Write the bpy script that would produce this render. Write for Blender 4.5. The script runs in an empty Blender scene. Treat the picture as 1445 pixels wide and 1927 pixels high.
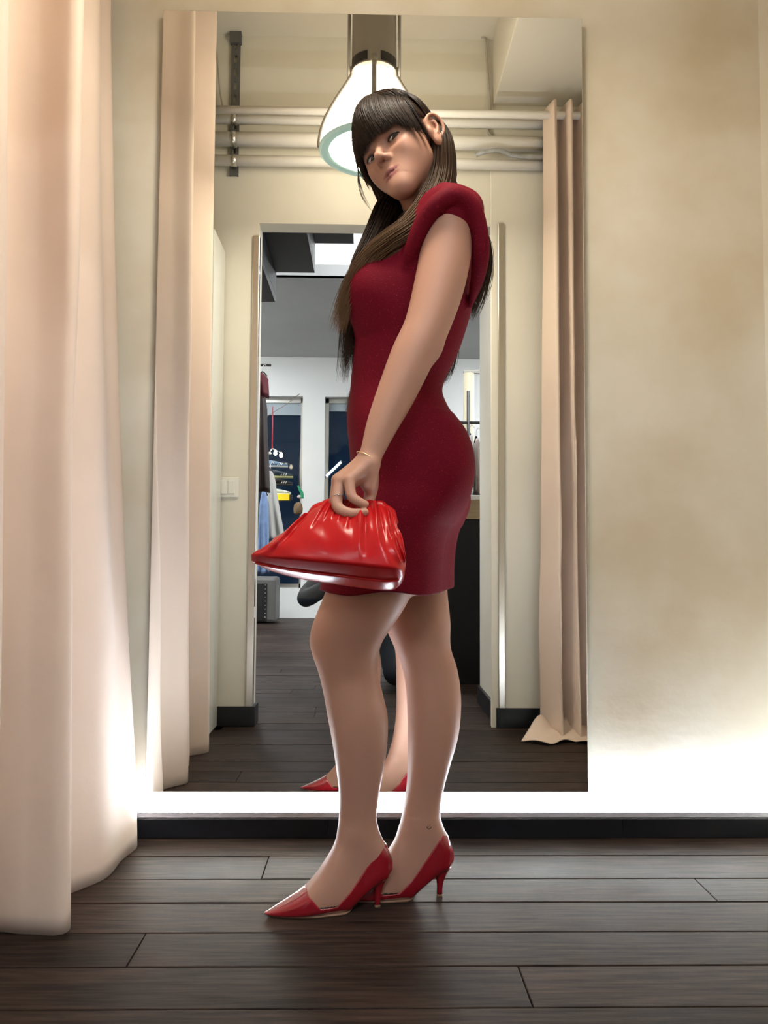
import bpy, bmesh, math, random
import numpy as np
from mathutils import Vector, Matrix
random.seed(7); rng = np.random.default_rng(7)
SC = bpy.context.scene; COL = SC.collection
# ---------------------------------------------------------------- camera
F_PX, HC = 1500.0, 0.73                      # focal length in pixels of the 1445x1927 frame, lens height in metres
def nrm(v):
    v = np.array(v, float); return v / np.linalg.norm(v)
_Y = nrm((692 - 722.5, -(1050 - 963.5), -F_PX))
_Z = np.array((.0074, 1, 0.)); _Z = nrm(_Z - _Y * np.dot(_Z, _Y)); _X = np.cross(_Y, _Z)
RC = np.stack([_X, _Y, _Z], 1)               # world -> camera rotation
CAMP = np.array((0, 0, HC))
cd = bpy.data.cameras.new('camera'); cam = bpy.data.objects.new('camera', cd); COL.objects.link(cam)
cd.sensor_fit = 'VERTICAL'; cd.sensor_height = 36.0; cd.lens = 36.0 * F_PX / 1927.0; cd.clip_start = .02
m4 = Matrix.Identity(4)
for i in range(3):
    for j in range(3): m4[i][j] = float(RC.T[i][j])
m4.translation = Vector(CAMP); cam.matrix_world = m4
SC.camera = cam
# ---------------------------------------------------------------- world, exposure
SC.view_settings.view_transform = 'Standard'; SC.view_settings.look = 'None'
SC.view_settings.gamma = 1.0; SC.view_settings.use_curve_mapping = False
SC.view_settings.exposure = 1.6
w = bpy.data.worlds.new('dusk'); SC.world = w; w.use_nodes = True
w.node_tree.nodes['Background'].inputs[0].default_value = (.035, .08, .17, 1)
w.node_tree.nodes['Background'].inputs[1].default_value = .5
SC.cycles.max_bounces = 10; SC.cycles.glossy_bounces = 8; SC.cycles.diffuse_bounces = 4
SC.cycles.sample_clamp_indirect = 6.0; SC.cycles.caustics_reflective = False; SC.cycles.caustics_refractive = False
# ---------------------------------------------------------------- pixel helpers (directions only; depth is given)
YM = 2.124                                    # mirror glass plane
YW = 2.152                                    # wall behind it
YD = 0.74                                     # face of the doorway wall opposite the mirror
YB = YD - .10                                 # its shop side
def ray(px, py): return RC.T @ np.array((px - 722.5, -(py - 963.5), -F_PX))
def P(px, py, Y): d = ray(px, py); return CAMP + d * (Y / d[1])
def M(px, py, Y):                             # a point seen in the mirror whose real depth is Y
    p = P(px, py, 2 * YM - Y); return np.array((p[0], Y, p[2]))
# ---------------------------------------------------------------- mesh helpers
LOC = {}
def origin(parent):
    return LOC.get(parent.name, np.zeros(3)) if parent is not None else np.zeros(3)
def link(o, parent=None):
    COL.objects.link(o)
    if parent is not None: o.parent = parent
    return o
def tag(o, label=None, cat=None, group=None, kind=None):
    if label: o['label'] = label
    if cat: o['category'] = cat
    if group: o['group'] = group
    if kind: o['kind'] = kind
    return o
def thing(name, loc, label, cat, group=None):
    o = bpy.data.objects.new(name, None); o.empty_display_size = .05; COL.objects.link(o)
    o.location = tuple(float(v) for v in loc); LOC[o.name] = np.array(loc, float)
    return tag(o, label, cat, group)
def mesh(name, V, Fc, mat, parent=None, smooth=True, base=None, mats=None, mi=None):
    """world-space vertices -> one mesh object whose origin is its parent's (or its own base)"""
    V = np.asarray(V, float)
    off = origin(parent)
    me = bpy.data.meshes.new(name)
    o = bpy.data.objects.new(name, me)
    if parent is None:
        off = np.array(base, float) if base is not None else np.array(((V[:, 0].min() + V[:, 0].max()) / 2, (V[:, 1].min() + V[:, 1].max()) / 2, V[:, 2].min()))
        o.location = tuple(float(v) for v in off)
    V = V - off
    if isinstance(Fc, np.ndarray):
        n, k = Fc.shape
        me.vertices.add(len(V)); me.vertices.foreach_set('co', V.astype(np.float32).ravel())
        me.loops.add(n * k); me.loops.foreach_set('vertex_index', Fc.astype(np.int32).ravel())
        me.polygons.add(n); me.polygons.foreach_set('loop_start', np.arange(0, n * k, k, dtype=np.int32))
        me.update(calc_edges=True)
    else:
        me.from_pydata([tuple(v) for v in V], [], Fc)
    if smooth: me.polygons.foreach_set('use_smooth', np.ones(len(me.polygons), bool))
    for m in (mats or [mat]): me.materials.append(m)
    if mi is not None: me.polygons.foreach_set('material_index', np.asarray(mi, np.int32))
    link(o, parent); LOC[o.name] = off
    return o
def boxm(x0, x1, y0, y1, z0, z1, b=0.0):
    """bevelled box as (verts, faces)"""
    bm = bmesh.new(); bmesh.ops.create_cube(bm, size=1)
    for v in bm.verts: v.co = ((x0 + x1) / 2 + v.co.x * (x1 - x0), (y0 + y1) / 2 + v.co.y * (y1 - y0), (z0 + z1) / 2 + v.co.z * (z1 - z0))
    if b > 0: bmesh.ops.bevel(bm, geom=bm.edges[:], offset=b, segments=2, profile=.5, affect='EDGES')
    V = [tuple(v.co) for v in bm.verts]; bm.verts.index_update()
    Fc = [[v.index for v in f.verts] for f in bm.faces]; bm.free()
    return V, Fc
def box(name, x0, x1, y0, y1, z0, z1, mat, parent=None, b=0.0):
    V, Fc = boxm(min(x0, x1), max(x0, x1), min(y0, y1), max(y0, y1), min(z0, z1), max(z0, z1), b)
    return mesh(name, V, Fc, mat, parent, smooth=False)
def join(parts):
    V, Fc = [], []
    for v, f in parts:
        o = len(V); V += [tuple(p) for p in v]; Fc += [[i + o for i in q] for q in f]
    return V, Fc
def frames(path):
    path = np.asarray(path, float); T = np.gradient(path, axis=0); T /= np.linalg.norm(T, axis=1)[:, None] + 1e-12
    n = np.cross(T[0], (0, 0, 1.)); n = np.cross(T[0], (0, 1., 0)) if np.linalg.norm(n) < .1 else n; n /= np.linalg.norm(n)
    N = []
    for t in T:
        n = n - t * np.dot(n, t); n = n / (np.linalg.norm(n) + 1e-12); N.append(n)
    N = np.array(N); return T, N, np.cross(T, N)
def tube(path, r, n=10, cap=True):
    path = np.asarray(path, float); T, N, B = frames(path)
    r = np.broadcast_to(np.asarray(r, float), (len(path),))
    a = np.linspace(0, 2 * math.pi, n, endpoint=False)
    V = (path[:, None] + r[:, None, None] * (np.cos(a)[None, :, None] * N[:, None] + np.sin(a)[None, :, None] * B[:, None])).reshape(-1, 3)
    Fc = [[i * n + j, i * n + (j + 1) % n, (i + 1) * n + (j + 1) % n, (i + 1) * n + j] for i in range(len(path) - 1) for j in range(n)]
    if cap: Fc += [list(range(n))[::-1], [(len(path) - 1) * n + j for j in range(n)]]
    return [tuple(v) for v in V], Fc
def loft(rings, closed=True, cap=True):
    n = len(rings[0]); V = [tuple(p) for r in rings for p in r]
    m = n if closed else n - 1
    Fc = [[i * n + j, i * n + (j + 1) % n, (i + 1) * n + (j + 1) % n, (i + 1) * n + j] for i in range(len(rings) - 1) for j in range(m)]
    if cap and closed: Fc += [list(range(n))[::-1], [(len(rings) - 1) * n + j for j in range(n)]]
    return V, Fc
def lathe(prof, c, n=40, cap=False):
    a = np.linspace(0, 2 * math.pi, n, endpoint=False)
    return loft([[(c[0] + r * math.cos(t), c[1] + r * math.sin(t), c[2] + z) for t in a] for r, z in prof], True, cap)
def spline(pts, n):
    """Catmull-Rom through the points (any dimension)"""
    p = np.asarray(pts, float); p = np.vstack([2 * p[0] - p[1], p, 2 * p[-1] - p[-2]])
    k = len(p) - 3; t = np.linspace(0, k, n); i = np.minimum(t.astype(int), k - 1); u = (t - i)[:, None]
    a, b, c, d = p[i], p[i + 1], p[i + 2], p[i + 3]
    return .5 * (2 * b + (c - a) * u + (2 * a - 5 * b + 4 * c - d) * u ** 2 + (3 * b - a - 3 * c + d) * u ** 3)
# ---------------------------------------------------------------- materials
def mat(name, col, rough=.5, metal=0., spec=.5, bump=0., bscale=60., var=0., vscale=4., stretch=(1, 1, 1), emit=0., ecol=None, coat=0., sss=0., attr=None, sheen=0., trans=0., ior=1.45, col2=None):
    m = bpy.data.materials.new(name); m.use_nodes = True; nt = m.node_tree; b = nt.nodes['Principled BSDF']; N = nt.nodes.new; L = nt.links.new
    b.inputs['Base Color'].default_value = (*col, 1); b.inputs['Roughness'].default_value = rough; b.inputs['Metallic'].default_value = metal
    b.inputs['Specular IOR Level'].default_value = spec; b.inputs['Coat Weight'].default_value = coat; b.inputs['Coat Roughness'].default_value = .05
    b.inputs['Sheen Weight'].default_value = sheen; b.inputs['Transmission Weight'].default_value = trans; b.inputs['IOR'].default_value = ior
    if sss: b.inputs['Subsurface Weight'].default_value = sss; b.inputs['Subsurface Radius'].default_value = (.012, .005, .003); b.inputs['Subsurface Scale'].default_value = 1.
    if emit: b.inputs['Emission Color'].default_value = (*(ecol or col), 1); b.inputs['Emission Strength'].default_value = emit
    if var or bump:
        tc = N('ShaderNodeTexCoord'); mp = N('ShaderNodeMapping'); mp.inputs['Scale'].default_value = stretch; L(tc.outputs['Object'], mp.inputs['Vector'])
    if var:
        nz = N('ShaderNodeTexNoise'); nz.inputs['Scale'].default_value = vscale; nz.inputs['Detail'].default_value = 6; L(mp.outputs[0], nz.inputs['Vector'])
        rp = N('ShaderNodeValToRGB'); rp.color_ramp.elements[0].position = .3; rp.color_ramp.elements[1].position = .7
        c2 = col2 or tuple(min(1, c * (1 + var)) for c in col); c1 = tuple(c * (1 - var) for c in col) if not col2 else col
        rp.color_ramp.elements[0].color = (*c1, 1); rp.color_ramp.elements[1].color = (*c2, 1)
        L(nz.outputs[0], rp.inputs[0]); L(rp.outputs[0], b.inputs['Base Color'])
    if attr:
        at = N('ShaderNodeAttribute'); at.attribute_name = attr; L(at.outputs['Color'], b.inputs['Base Color'])
    if bump:
        nb = N('ShaderNodeTexNoise'); nb.inputs['Scale'].default_value = bscale; nb.inputs['Detail'].default_value = 4; L(mp.outputs[0], nb.inputs['Vector'])
        bp = N('ShaderNodeBump'); bp.inputs['Strength'].default_value = bump; bp.inputs['Distance'].default_value = .004; L(nb.outputs[0], bp.inputs['Height']); L(bp.outputs[0], b.inputs['Normal'])
    return m
def mat_wall():
    m = mat('plaster_beige', (.60, .50, .36), .75, bump=.12, bscale=45)
    nt = m.node_tree; N = nt.nodes.new; L = nt.links.new; b = nt.nodes['Principled BSDF']
    tc = N('ShaderNodeTexCoord'); n1 = N('ShaderNodeTexNoise'); n1.inputs['Scale'].default_value = 2.2; n1.inputs['Detail'].default_value = 5; L(tc.outputs['Object'], n1.inputs['Vector'])
    r = N('ShaderNodeValToRGB'); r.color_ramp.elements[0].position = .38; r.color_ramp.elements[1].position = .62
    r.color_ramp.elements[0].color = (.65, .57, .43, 1); r.color_ramp.elements[1].color = (.77, .73, .63, 1)
    L(n1.outputs[0], r.inputs[0]); L(r.outputs[0], b.inputs['Base Color'])
    return m
def mat_wood():
    m = bpy.data.materials.new('dark_stained_floorboard'); m.use_nodes = True; nt = m.node_tree; b = nt.nodes['Principled BSDF']; N = nt.nodes.new; L = nt.links.new
    tc = N('ShaderNodeTexCoord'); mp = N('ShaderNodeMapping'); mp.inputs['Scale'].default_value = (2.0, 30, 30); L(tc.outputs['Object'], mp.inputs['Vector'])
    oi = N('ShaderNodeObjectInfo'); ad = N('ShaderNodeVectorMath'); ad.operation = 'ADD'; L(mp.outputs[0], ad.inputs[0])
    mu = N('ShaderNodeMath'); mu.operation = 'MULTIPLY'; mu.inputs[1].default_value = 37.; L(oi.outputs['Random'], mu.inputs[0]); L(mu.outputs[0], ad.inputs[1])
    n = N('ShaderNodeTexNoise'); n.inputs['Scale'].default_value = 3.; n.inputs['Detail'].default_value = 8; n.inputs['Roughness'].default_value = .65; L(ad.outputs[0], n.inputs['Vector'])
    r = N('ShaderNodeValToRGB'); r.color_ramp.elements[0].position = .36; r.color_ramp.elements[1].position = .68
    r.color_ramp.elements[0].color = (.010, .0068, .0056, 1); r.color_ramp.elements[1].color = (.048, .031, .024, 1); L(n.outputs[0], r.inputs[0])
    hs = N('ShaderNodeHueSaturation'); L(r.outputs[0], hs.inputs['Color'])
    mr = N('ShaderNodeMapRange'); mr.inputs['To Min'].default_value = .75; mr.inputs['To Max'].default_value = 1.5; L(oi.outputs['Random'], mr.inputs['Value']); L(mr.outputs[0], hs.inputs['Value'])
    L(hs.outputs[0], b.inputs['Base Color'])
    n2 = N('ShaderNodeTexNoise'); n2.inputs['Scale'].default_value = 5.; n2.inputs['Detail'].default_value = 6; L(tc.outputs['Object'], n2.inputs['Vector'])
    rr = N('ShaderNodeMapRange'); rr.inputs['To Min'].default_value = .36; rr.inputs['To Max'].default_value = .56; L(n2.outputs[0], rr.inputs['Value']); L(rr.outputs[0], b.inputs['Roughness'])
    bp = N('ShaderNodeBump'); bp.inputs['Strength'].default_value = .25; bp.inputs['Distance'].default_value = .002; L(n.outputs[0], bp.inputs['Height']); L(bp.outputs[0], b.inputs['Normal'])
    b.inputs['Specular IOR Level'].default_value = .10
    return m
WALL = mat_wall(); WOOD = mat_wood()
PAINT = mat('white_paint', (.82, .80, .74), .6, bump=.1, bscale=30)
CREAM = mat('cream_painted_plaster', (.74, .71, .61), .55, bump=.08, bscale=25, var=.05, vscale=2)
CEIL = mat('ceiling_paint', (.66, .62, .53), .7, bump=.1, bscale=20)
SHOPW = mat('shop_white_wall', (.74, .74, .72), .7)
SHOPC = mat('shop_grey_ceiling', (.42, .42, .41), .7, var=.1, vscale=.8)
DARKB = mat('dark_skirting', (.009, .010, .013), .4, spec=.3)
BLACK = mat('black_steel', (.012, .011, .011), .45)
STEEL = mat('brushed_steel', (.62, .60, .55), .28, metal=1.)
CHROME = mat('chrome', (.8, .8, .8), .06, metal=1.)
MIRR = mat('mirror_glass', (.93, .94, .92), .0, metal=1.)
GEDGE = mat('mirror_edge_glass', (.16, .22, .21), .12, spec=.8)
ALU = mat('led_profile_grey', (.55, .57, .64), .5)
CURT = mat('beige_cotton_curtain', (.73, .59, .485), .85, sheen=.12, bump=.45, bscale=11, var=.05, vscale=3)
PLAST = mat('white_plastic', (.78, .77, .70), .35)
LAQ = mat('white_lacquer_panel', (.74, .76, .72), .12)
# ================================================================ LARGE STRUCTURE
XL, XR, ZC = -.86, 1.094, 3.10
# floor: one thin sub-floor with every board as its child
fl = mesh('floor', *boxm(-3.2, 4.2, -5.6, 2.2, -.06, -.022), DARKB, None, False); tag(fl, 'dark stained wooden floorboards running across the fitting room', 'floor', kind='structure')
edges = [2.152, 2.003, 1.861, 1.737, 1.602, 1.472, 1.338, 1.205]
while edges[-1] > -5.5: edges.append(edges[-1] - (.132 + random.uniform(-.004, .004)))
forced = {3: [.755], 5: [-.43], 6: [.275], 7: [.62], 1: [-.2]}
forced = {2: [.755], 4: [-.425], 5: [.275], 0: [.1]}
def board(x0, x1, y0, y1):
    g = .0018
    V, Fc = boxm(x0 + g * .6, x1 - g * .6, y0 + g, y1 - g, -.022, random.uniform(-.0008, .0006), .0016)
    o = mesh('board', V, Fc, WOOD, fl, False); return o
for i in range(len(edges) - 1):
    y1, y0 = edges[i], edges[i + 1]
    xa, xb = (XL - .05, XR + .05) if y0 > .75 else ((-.62, .72) if y0 > .62 else (-3.1, 4.1))
    if i in forced: cuts = forced[i]
    else:
        c = xa + random.uniform(.4, 2.2); cuts = []
        while c < xb - .3: cuts.append(c); c += random.uniform(1.5, 2.6)
    xs = [xa] + list(cuts) + [xb]
    for a, b in zip(xs[:-1], xs[1:]): board(a, b, y0, y1)
def struct(o, label, cat='wall'): return tag(o, label, cat, kind='structure')
struct(box('wall_back', -1.0, 1.3, YW, YW + .12, 0, ZC, WALL), 'beige stained plaster wall behind the tall mirror')
struct(box('wall_right', XR, XR + .1, YD, YW, 0, ZC, WALL), 'plaster side wall at the right edge of the picture')
struct(box('wall_left', XL - .1, XL, YB, YW, 0, ZC, CREAM), 'cream side wall hidden behind the beige curtain')
struct(box('ceiling', -1.0, 1.3, YB, YW + .1, ZC, ZC + .1, CEIL), 'white painted fitting room ceiling', 'ceiling')

DL, DR, DH = -.497, .575, float(M(700, 423, YD)[2])
wf = mesh('wall_front', *join([boxm(XL, DL, YB, YD, 0, ZC), boxm(DR, XR + .1, .16, YD, 0, ZC), boxm(DL, DR, YB, YD, DH, ZC)]), CREAM, None, False)
struct(wf, 'cream wall with the open doorway, seen in the mirror')
pz = float(M(960, 318, YD)[2])
box('pier', DR - .035, XR, YD, YD + .022, 0, pz, CREAM, wf, .004)
struct(box('trim_1', .555, XR, YD, YW, 2.79, ZC, CEIL, None, .004), 'boxed white soffit under the fitting room ceiling', 'soffit')
# skirting boards
bb = mesh('baseboard_back', *boxm(-1.0, -.99, YW - .005, YW, 0, .05), DARKB, None, False); struct(bb, 'dark skirting board under the glowing light strip', 'skirting')
ZB = float(P(700, 1541, 2.123)[2])
for a, b in ((XL, -.1), (-.0985, P(1172, 1560, 2.123)[0]), (P(1172, 1560, 2.123)[0] + .0015, XR)):
    box('skirting_board', a, b, 2.123, YW, 0, ZB, DARKB, bb, .002)
zb = .085
bf = mesh('baseboard_front', *boxm(XL, -.66, YD, YD + .014, 0, zb, .002), DARKB, None, False); struct(bf, 'dark skirting board around the doorway, seen in the mirror', 'skirting')
for q in ((-.66, DL, YD, YD + .014), (DL - .002, DL + .014, YB, YD + .014), (DR - .014, DR + .002, .16, YD + .03), (DR, XR, YD + .022, YD + .036)):
    box('skirting_board', *q, 0, zb, DARKB, bf, .002)
for nm, x0, x1, y0, zt, lb in (('trim_2', DL - .026, DL + .003, YD, float(M(490, 445, YD)[2]), 'slim steel corner strip on the left side of the reflected doorway'), ('trim_3', DR - .003, DR + .024, YD + .022, float(M(940, 425, YD)[2]), 'slim steel corner strip on the right side of the reflected doorway')):
    t = mesh(nm, *boxm(x0, x1, y0, y0 + .01, zb, zt, .002), STEEL, None, False); struct(t, lb, 'trim')
    s = x1 - .004 if x0 < 0 else x0
    box('corner_return', s, s + .004, y0 - .03, y0, zb, zt, CHROME, t)
# ---- shop beyond the doorway
YS = -5.45
shz = float(M(560, 672, YS)[2])
struct(box('ceiling', -3.2, 4.2, YS, -2.6, shz, shz + .1, SHOPC), 'grey shop ceiling beyond the doorway, seen in the mirror', 'ceiling')
struct(box('ceiling', -3.2, 4.2, -2.6, YB, shz + .75, shz + .85, SHOPW), 'white raised shop ceiling over the stairs', 'ceiling')
struct(box('trim_4', -3.2, 4.2, -2.66, -2.6, shz, shz + .8, SHOPW), 'white edge between the two shop ceilings', 'bulkhead')
struct(box('wall_left', -3.3, -3.2, YS, YD, 0, shz + .8, SHOPW), 'white side wall of the shop beyond the doorway')
struct(box('wall_right', 4.2, 4.3, YS, YD, 0, shz + .8, SHOPW), 'white far side wall of the shop')
struct(mesh('wall_front', *join([boxm(-3.2, XL - .1, YB, YD, 0, shz + .8), boxm(XR + .1, 4.2, YB, YD, 0, shz + .8), boxm(XL - .1, XR + .1, YB - .02, YB + .04, ZC, shz + .8)]), SHOPW, None, False), 'white shop side of the doorway wall')
# far shop wall with two shop windows
def mx(px): return float(M(px, 900, YS)[0])
def mz(py): return float(M(560, py, YS)[2])
wx = [(mx(488) - .25, mx(568)), (mx(610), mx(700))]; wz0, wz1 = .36, mz(746)
parts = []; x = -3.2
for a, b in wx + [(1.6, 2.6)]:
    parts += [boxm(x, a, YS - .25, YS, 0, shz + .1), boxm(a, b, YS - .25, YS, wz1, shz + .1), boxm(a, b, YS - .25, YS, 0, wz0)]; x = b
parts.append(boxm(x, 4.2, YS - .25, YS, 0, shz + .1))
struct(mesh('wall_back', *join(parts), SHOPW, None, False), 'white far shop wall with shop windows, seen in the mirror')
GLASSD = mat('dusk_window_glass', (.004, .009, .018), .05, spec=.25, emit=.006, ecol=(.15, .4, 1.))
for k, (a, b) in enumerate(wx + [(1.6, 2.6)]):
    wn = mesh('window_%d' % (k + 1), *join([boxm(a, a + .045, YS - .2, YS - .1, wz0, wz1), boxm(b - .03, b, YS - .2, YS - .1, wz0, wz1), boxm(a, b, YS - .2, YS - .1, wz1 - .06, wz1), boxm(a, b, YS - .2, YS - .1, wz0, wz0 + .05)]), STEEL, None, False)
    struct(wn, ('shop window with hanging sneakers in it', 'shop window crossed by the reflection of a tube light', 'shop window behind the clothes rail')[k], 'window')
    box('pane', a + .04, b - .03, YS - .16, YS - .15, wz0 + .04, wz1 - .06, GLASSD, wn)
    if k < 2: box('blind', a + .04, b - .03, YS - .14, YS - .12, mz(778 if k == 0 else 770), wz1 - .05, mat('grey_blind', (.32, .37, .4), .7), wn)
# ================================================================ MIRROR AND LIGHT STRIP
mxl, mxr = -.5775, .585
q = [P(*t, YM) for t in ((305, 18), (1097, 35), (275, 1491), (1105, 1490))]
mz0, mz1 = float((q[2][2] + q[3][2]) / 2), float((q[0][2] + q[1][2]) / 2); mxl, mxr = float((q[0][0] + q[2][0]) / 2), float((q[1][0] + q[3][0]) / 2)
mir = thing('wall_mirror', (0, YM, mz0), 'tall frameless wall mirror behind the woman, reflecting the room', 'mirror')
box('mirror_backing', mxl + .001, mxr - .001, YM + .003, YM + .012, mz0 + .001, mz1 - .001, GEDGE, mir)
box('mirror_glass', mxl, mxr, YM, YM + .004, mz0, mz1, MIRR, mir, .0015)
for sx in (mxl + .15, mxr - .15):
    box('mounting_batten', sx - .03, sx + .03, YM + .012, YW, mz0 + .25, mz1 - .15, DARKB, mir)
led = thing('led_light_strip', (.1, 2.137, ZB), 'glowing white light strip on top of the dark skirting board', 'light strip')
ZT = float(P(700, 1529, 2.123)[2])
mesh('profile', *join([boxm(XL, XR, 2.123, YW, ZB, ZB + .004), boxm(XL, XR, 2.123, 2.1255, ZB, ZT, .0006)]), ALU, led, False)
LEDM = mat('led_glow', (.9, .93, 1.), .4, emit=78., ecol=(.80, .88, 1.))
rings = []
n = 460
for i in range(n):
    x = -.60 + (XR - .005 + .60) * i / (n - 1); r = .0075 + .0014 * math.cos(2 * math.pi * x / .0167)
    rings.append([(x, 2.138 + r * math.cos(t), ZT - .007 + r * math.sin(t)) for t in np.linspace(0, math.pi, 7)])
mesh('led_tape', *loft(rings, False, False), LEDM, led)
# ================================================================ CURTAINS
def curtain(name, top, bot, zt, zb, label, seed, nu=220, nv=70, wr=.006, hem=True, parent=None):
    r = np.random.default_rng(seed)
    A = spline(top, nu); B = spline(bot, nu); s = np.linspace(0, 1, nu)
    ph = r.uniform(0, 6.28, (6, 2)); V = np.zeros((nv, nu, 3))
    zbv = np.interp(s, np.linspace(0, 1, len(zb)), zb)
    for j in range(nv):
        v = j / (nv - 1); k = v ** 1.6
        p = A * (1 - k) + B * k
        z = zt * (1 - v) + zbv * v
        d = 0
        for q, (a, b) in enumerate(ph):
            d = d + np.sin(s * (9 + 7 * q) + a + v * (3 + q * 2.2)) * np.cos(v * (4 + 3 * q) + b + s * 5) / (1 + q)
        nx = np.gradient(p[:, 0]); ny = np.gradient(p[:, 1]); l = np.hypot(nx, ny) + 1e-9
        amp = wr * (.3 + .9 * v)
        V[j, :, 0] = p[:, 0] + amp * d * (-ny / l); V[j, :, 1] = p[:, 1] + amp * d * (nx / l); V[j, :, 2] = z
    if hem:   # a stitched hem a hand above the floor
        for j in range(nv):
            v = V[j, :, 2]; V[j, :, 0] += np.where(abs(v - .085) < .012, .0012, 0)
    idx = np.arange(nv * nu).reshape(nv, nu)
    Fc = np.stack([idx[:-1, :-1], idx[1:, :-1], idx[1:, 1:], idx[:-1, 1:]], -1).reshape(-1, 4)
    o = mesh(name, V.reshape(-1, 3), Fc, CURT, parent)
    so = o.modifiers.new('cloth', 'SOLIDIFY'); so.thickness = .0025
    if label: tag(o, label, 'curtain')
    return o
xa = float(P(134, 300, 1.6)[0]); xb = float(P(209, 400, 2.03)[0]) - .035; xB = float(P(256, 1600, 2.05)[0])
xs_ = float(P(4, 900, 1.40)[0]) - .042; xsb = float(P(13, 1860, 1.40)[0]) - .015
top = [(xb - .05, 2.09), (xb, 2.04), (xb - .02, 1.98), (xa - .07, 1.88), (xa - .13, 1.78), (xa - .06, 1.67), (xa, 1.615), (xa - .012, 1.59), (xa - .09, 1.62), (xa - .15, 1.58), (xa - .13, 1.48), (xs_ - .01, 1.42), (xs_, 1.385), (xs_ - .03, 1.37), (xa - .13, 1.36), (xa - .14, 1.30), (xa - .05, 1.22), (xa - .01, 1.17), (xa - .05, 1.14), (xa - .14, 1.12), (xa - .12, 1.06), (xa - .04, 1.01)]
bot = [(xB - .02, 2.10), (xB, 2.05), (xB - .005, 1.97), (-.585, 1.86), (-.65, 1.75), (-.62, 1.67), (-.583, 1.625), (-.592, 1.595), (-.66, 1.60), (-.73, 1.60), (-.74, 1.50), (xsb - .02, 1.43), (xsb, 1.40), (xsb - .02, 1.375), (-.70, 1.36), (-.72, 1.31), (-.63, 1.24), (-.60, 1.20), (-.64, 1.16), (-.72, 1.13), (-.71, 1.07), (-.65, 1.02)]
lc = thing('beige_curtain', (-.62, 1.55, 0), 'long beige cotton curtain hanging at the left of the mirror', 'curtain')
curtain('cloth', top, bot, 3.02, [.001, .001, .002, .001, .001, .002], None, 3, 300, 90, parent=lc)
mesh('curtain_track', *boxm(-.70, -.66, .98, 2.12, 3.02, 3.05, .004), PAINT, lc, False)
YR = .90
rz = float(M(800, 213, YR)[2])
zp = np.linspace(0, 1, 10)
x0 = float(M(1022, 400, YR)[0])
tp, bt = [], []
for i in range(13):
    s = i / 12; a = .05 if i % 2 else -.05
    tp.append((x0 + .012 + s * .40, YR + a)); bt.append((x0 - .02 + s * .43 + (.03 if i % 2 else 0), YR + .03 + a * 1.5))
rc = thing('beige_curtain', (x0 + .2, YR, 0), 'gathered beige curtain on the white rod, trailing on the floor in the mirror', 'curtain')
curtain('cloth', tp, bt, rz + .045, [.010, .010], None, 11, 200, 70, .008, parent=rc)
# trailing hem on the floor
n1, n2 = 40, 10; V = []
for i in range(n1):
    s = i / (n1 - 1); xx = x0 - .06 + s * .45
    for j in range(n2):
        t = j / (n2 - 1); spread = .05 + .05 * math.sin(s * 9) ** 2
        V.append((xx - .07 * t * (1 - s) ** 2, YR + .02 + t * (.07 + spread), .006 + .05 * (1 - t) ** 2 * (1 + .4 * math.sin(s * 23)) + .012 * abs(math.sin(s * 17 + 3 * t))))
Fc = [[i * n2 + j, (i + 1) * n2 + j, (i + 1) * n2 + j + 1, i * n2 + j + 1] for i in range(n1 - 1) for j in range(n2 - 1)]
hm = mesh('trailing_hem', V, Fc, CURT, rc); hm.modifiers.new('cloth', 'SOLIDIFY').thickness = .004
for i in range(1, 13, 2):
    a = np.linspace(0, 2 * math.pi, 13)
    mesh('eyelet', *tube([(tp[i][0] - .003 * 0, YR + .026 * math.cos(t), rz + .026 * math.sin(t)) for t in a], .004, 6, False), STEEL, rc)
rod = thing('curtain_rod', (0, YR, rz), 'white curtain rod crossing the mirror view above the doorway', 'curtain rod')
mesh('rod', *tube([(XL, YR, rz), (.5, YR, rz), (XR, YR, rz)], .0165, 16), PAINT, rod)
for xx in (XL, XR - .012): mesh('flange', *tube([(xx, YR, rz), (xx + .012, YR, rz)], .032, 16), PAINT, rod)
# ================================================================ PENDANT LAMP
YL = 1.34; lx = float(M(703, 250, YL)[0])
pz_ = lambda py: float(M(703, py, YL)[2])
pr = lambda d: d * (2 * YM - YL) / 1500.
zr = pz_(286)
lamp = thing('pendant_lamp', (lx, YL, zr), 'large glowing industrial pendant lamp with a grey stem, seen in the mirror', 'lamp')
LAMPE = mat('lamp_glow', (1, .95, .86), .5, emit=4.2, ecol=(1., .88, .70))
LAMPD = mat('lamp_diffuser_glow', (1, .95, .86), .5, emit=20., ecol=(1., .89, .72))
dome = [(98, 278), (97, 262), (92, 240), (84, 220), (73, 200), (62, 182), (51, 166), (42, 152), (36, 142)]
mesh('dome', *lathe([(pr(r), pz_(y) - zr) for r, y in dome], (lx, YL, zr), 48), LAMPE, lamp)
mesh('diffuser', *lathe([(.0005, .004), (pr(40), .003), (pr(82), .002), (pr(86), .006)], (lx, YL, zr), 48), LAMPD, lamp)
LGLASS = mat('green_tinted_glass', (.36, .52, .45), .08, spec=.5, emit=.10, ecol=(.6, .85, .75))
mesh('glass_rim', *lathe([(pr(86), .0), (pr(100), -.006), (pr(105), .0), (pr(105), .008), (pr(99), .016), (pr(86), .008)], (lx, YL, zr), 48), LGLASS, lamp)
GREYM = mat('grey_lamp_metal', (.30, .28, .25), .45, metal=.6)
zs_ = pz_(140)
mesh('stem', *lathe([(pr(44), 0), (pr(44), pz_(122) - zs_), (pr(43), pz_(60) - zs_), (pr(43), ZC - zs_)], (lx, YL, zs_), 32), GREYM, lamp)
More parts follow.
